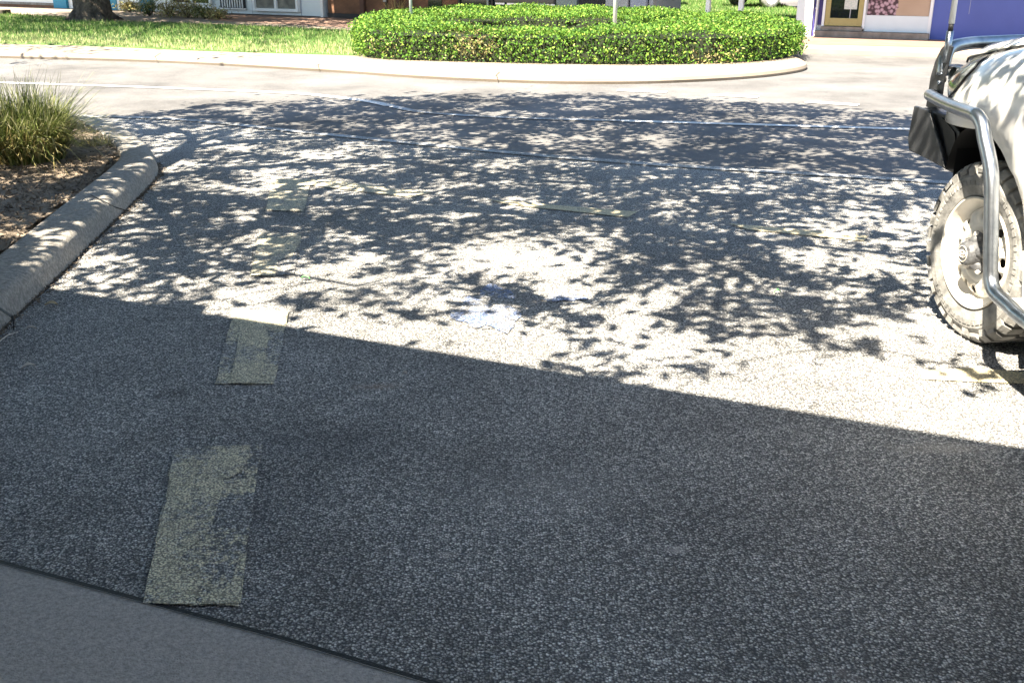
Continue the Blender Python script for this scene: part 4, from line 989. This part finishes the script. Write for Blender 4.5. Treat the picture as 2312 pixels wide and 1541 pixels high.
# bull bar: bumper wing ends, centre section, uprights, top hoop
bb = bpy.data.objects.new('bull_bar', None); col.objects.link(bb); bb.parent = tk
def sideprism(poly, y0, y1, name, m_, par, sg=1, shear=0, bevel=.006):
    q = MB(); n = len(poly)
    a = [(s+shear*0, y0, z) for s, z in poly]; b2 = [(s-shear, y1, z) for s, z in poly]
    vs = a+b2
    if sg < 0: vs = [(x_, 2*YC-y_, z_) for x_, y_, z_ in vs]
    q.add(vs, [tuple(range(n)), tuple(range(n,2*n))[::-1]]+[(i, i+n, (i+1)%n+n, (i+1)%n) for i in range(n)])
    return q.build(name, m_, par, bevel=bevel)
for sg in (1,-1):
    sideprism([(1.00,.885),(1.02,.72),(.99,.665),(.60,.655),(.66,.73),(.84,.885)], -.055, -.075, 'wing_panel', 'black', bb, sg)
    sideprism([(1.02,.87),(1.05,.70),(.98,.655),(.50,.63),(.40,.62),(.52,.73),(.50,.80),(.72,.88)], -.085, -.5, 'bumper_wing', 'black', bb, sg, -.18)
    sideprism([(.74,.865),(.60,.82),(.55,.735),(.64,.70)], -.078, -.084, 'wing_inset', 'plastic', bb, sg, 0, 0)
    q = MB(); sp = [(1.205,.85),(1.20,1.0),(1.175,1.08),(1.13,1.145),(1.08,1.175),(1.02,1.165),(1.045,1.08),(1.06,.98),(1.06,.85)]
    sideprism(sp, -.215, -.228, 'upright', 'black', bb, sg, 0, .003)
    q = MB(); q.lathe([(0,.011),(.01,.010),(.012,.002)], 10, 'y', (1.09, -.215 if sg > 0 else 2*YC+.205, .985)); q.build('bolt', 'steel', bb, True)
    q = MB(); z_ = 1.07; y_ = -.235 if sg > 0 else 2*YC+.235
    q.box(1.03,1.15,min(y_,y_-sg*.1),max(y_,y_-sg*.1),1.055,1.068); q.build('aerial_bracket', 'black', bb)
q = MB(); q.add([(1.02,-.5,.87),(1.02,2*YC+.5,.87),(1.25,-.5,.82),(1.25,2*YC+.5,.82),(1.25,-.5,.60),(1.25,2*YC+.5,.60),(1.0,-.5,.56),(1.0,2*YC+.5,.56)], [(0,1,3,2),(2,3,5,4),(4,5,7,6),(6,7,1,0),(0,2,4,6),(1,7,5,3)]); q.build('bumper_centre', 'black', bb, bevel=.012)
hp = [(1.10,-.23,1.02),(1.12,-.24,1.09),(1.16,-.28,1.145),(1.24,-.40,1.16),(1.30,-.55,1.162),(1.34,YC,1.165),(1.30,2*YC+.55,1.162),(1.24,2*YC+.40,1.16),(1.16,2*YC+.28,1.145),(1.12,2*YC+.24,1.09),(1.10,2*YC+.23,1.02)]
q = MB(); q.tube(spline(hp, 5), .032, 16); q.build('top_hoop', 'steel', bb, True)
for yy in (-.55, 2*YC+.55):
    sideprism([(1.14,.85),(1.22,.85),(1.32,1.15),(1.24,1.15)], yy, yy-.012, 'inner_upright', 'black', bb, 1, 0, .002)
# aerial on the left bracket
ae = bpy.data.objects.new('aerial', None); col.objects.link(ae); ae.parent = tk
ax = Vector((1.06,-.215,1.085))
q = MB(); q.tube([ax, ax+Vector((-.002,0,.15))], .017, 14); q.build('aerial_base', 'steel', ae, True)
q = MB(); q.tube([ax+Vector((-.002,0,.15)), ax+Vector((-.003,0,.185))], .012, 12); q.build('aerial_collar', 'plastic', ae, True)
q = MB(); q.tube([ax+Vector((-.003,0,.185)), ax+Vector((-.01,0,1.05))], [.0145,.010], 12); q.build('aerial_whip', 'white', ae, True)
q = MB(); q.tube([(1.06+.012*math.cos(t), -.225, 1.005+.015*math.sin(t)) for t in np.linspace(0,6.28,15)], .0025, 5, False); q.tube([(1.06,-.225,1.055),(1.06,-.225,1.02)], .002, 5); q.build('cable_loop', 'plastic', ae)
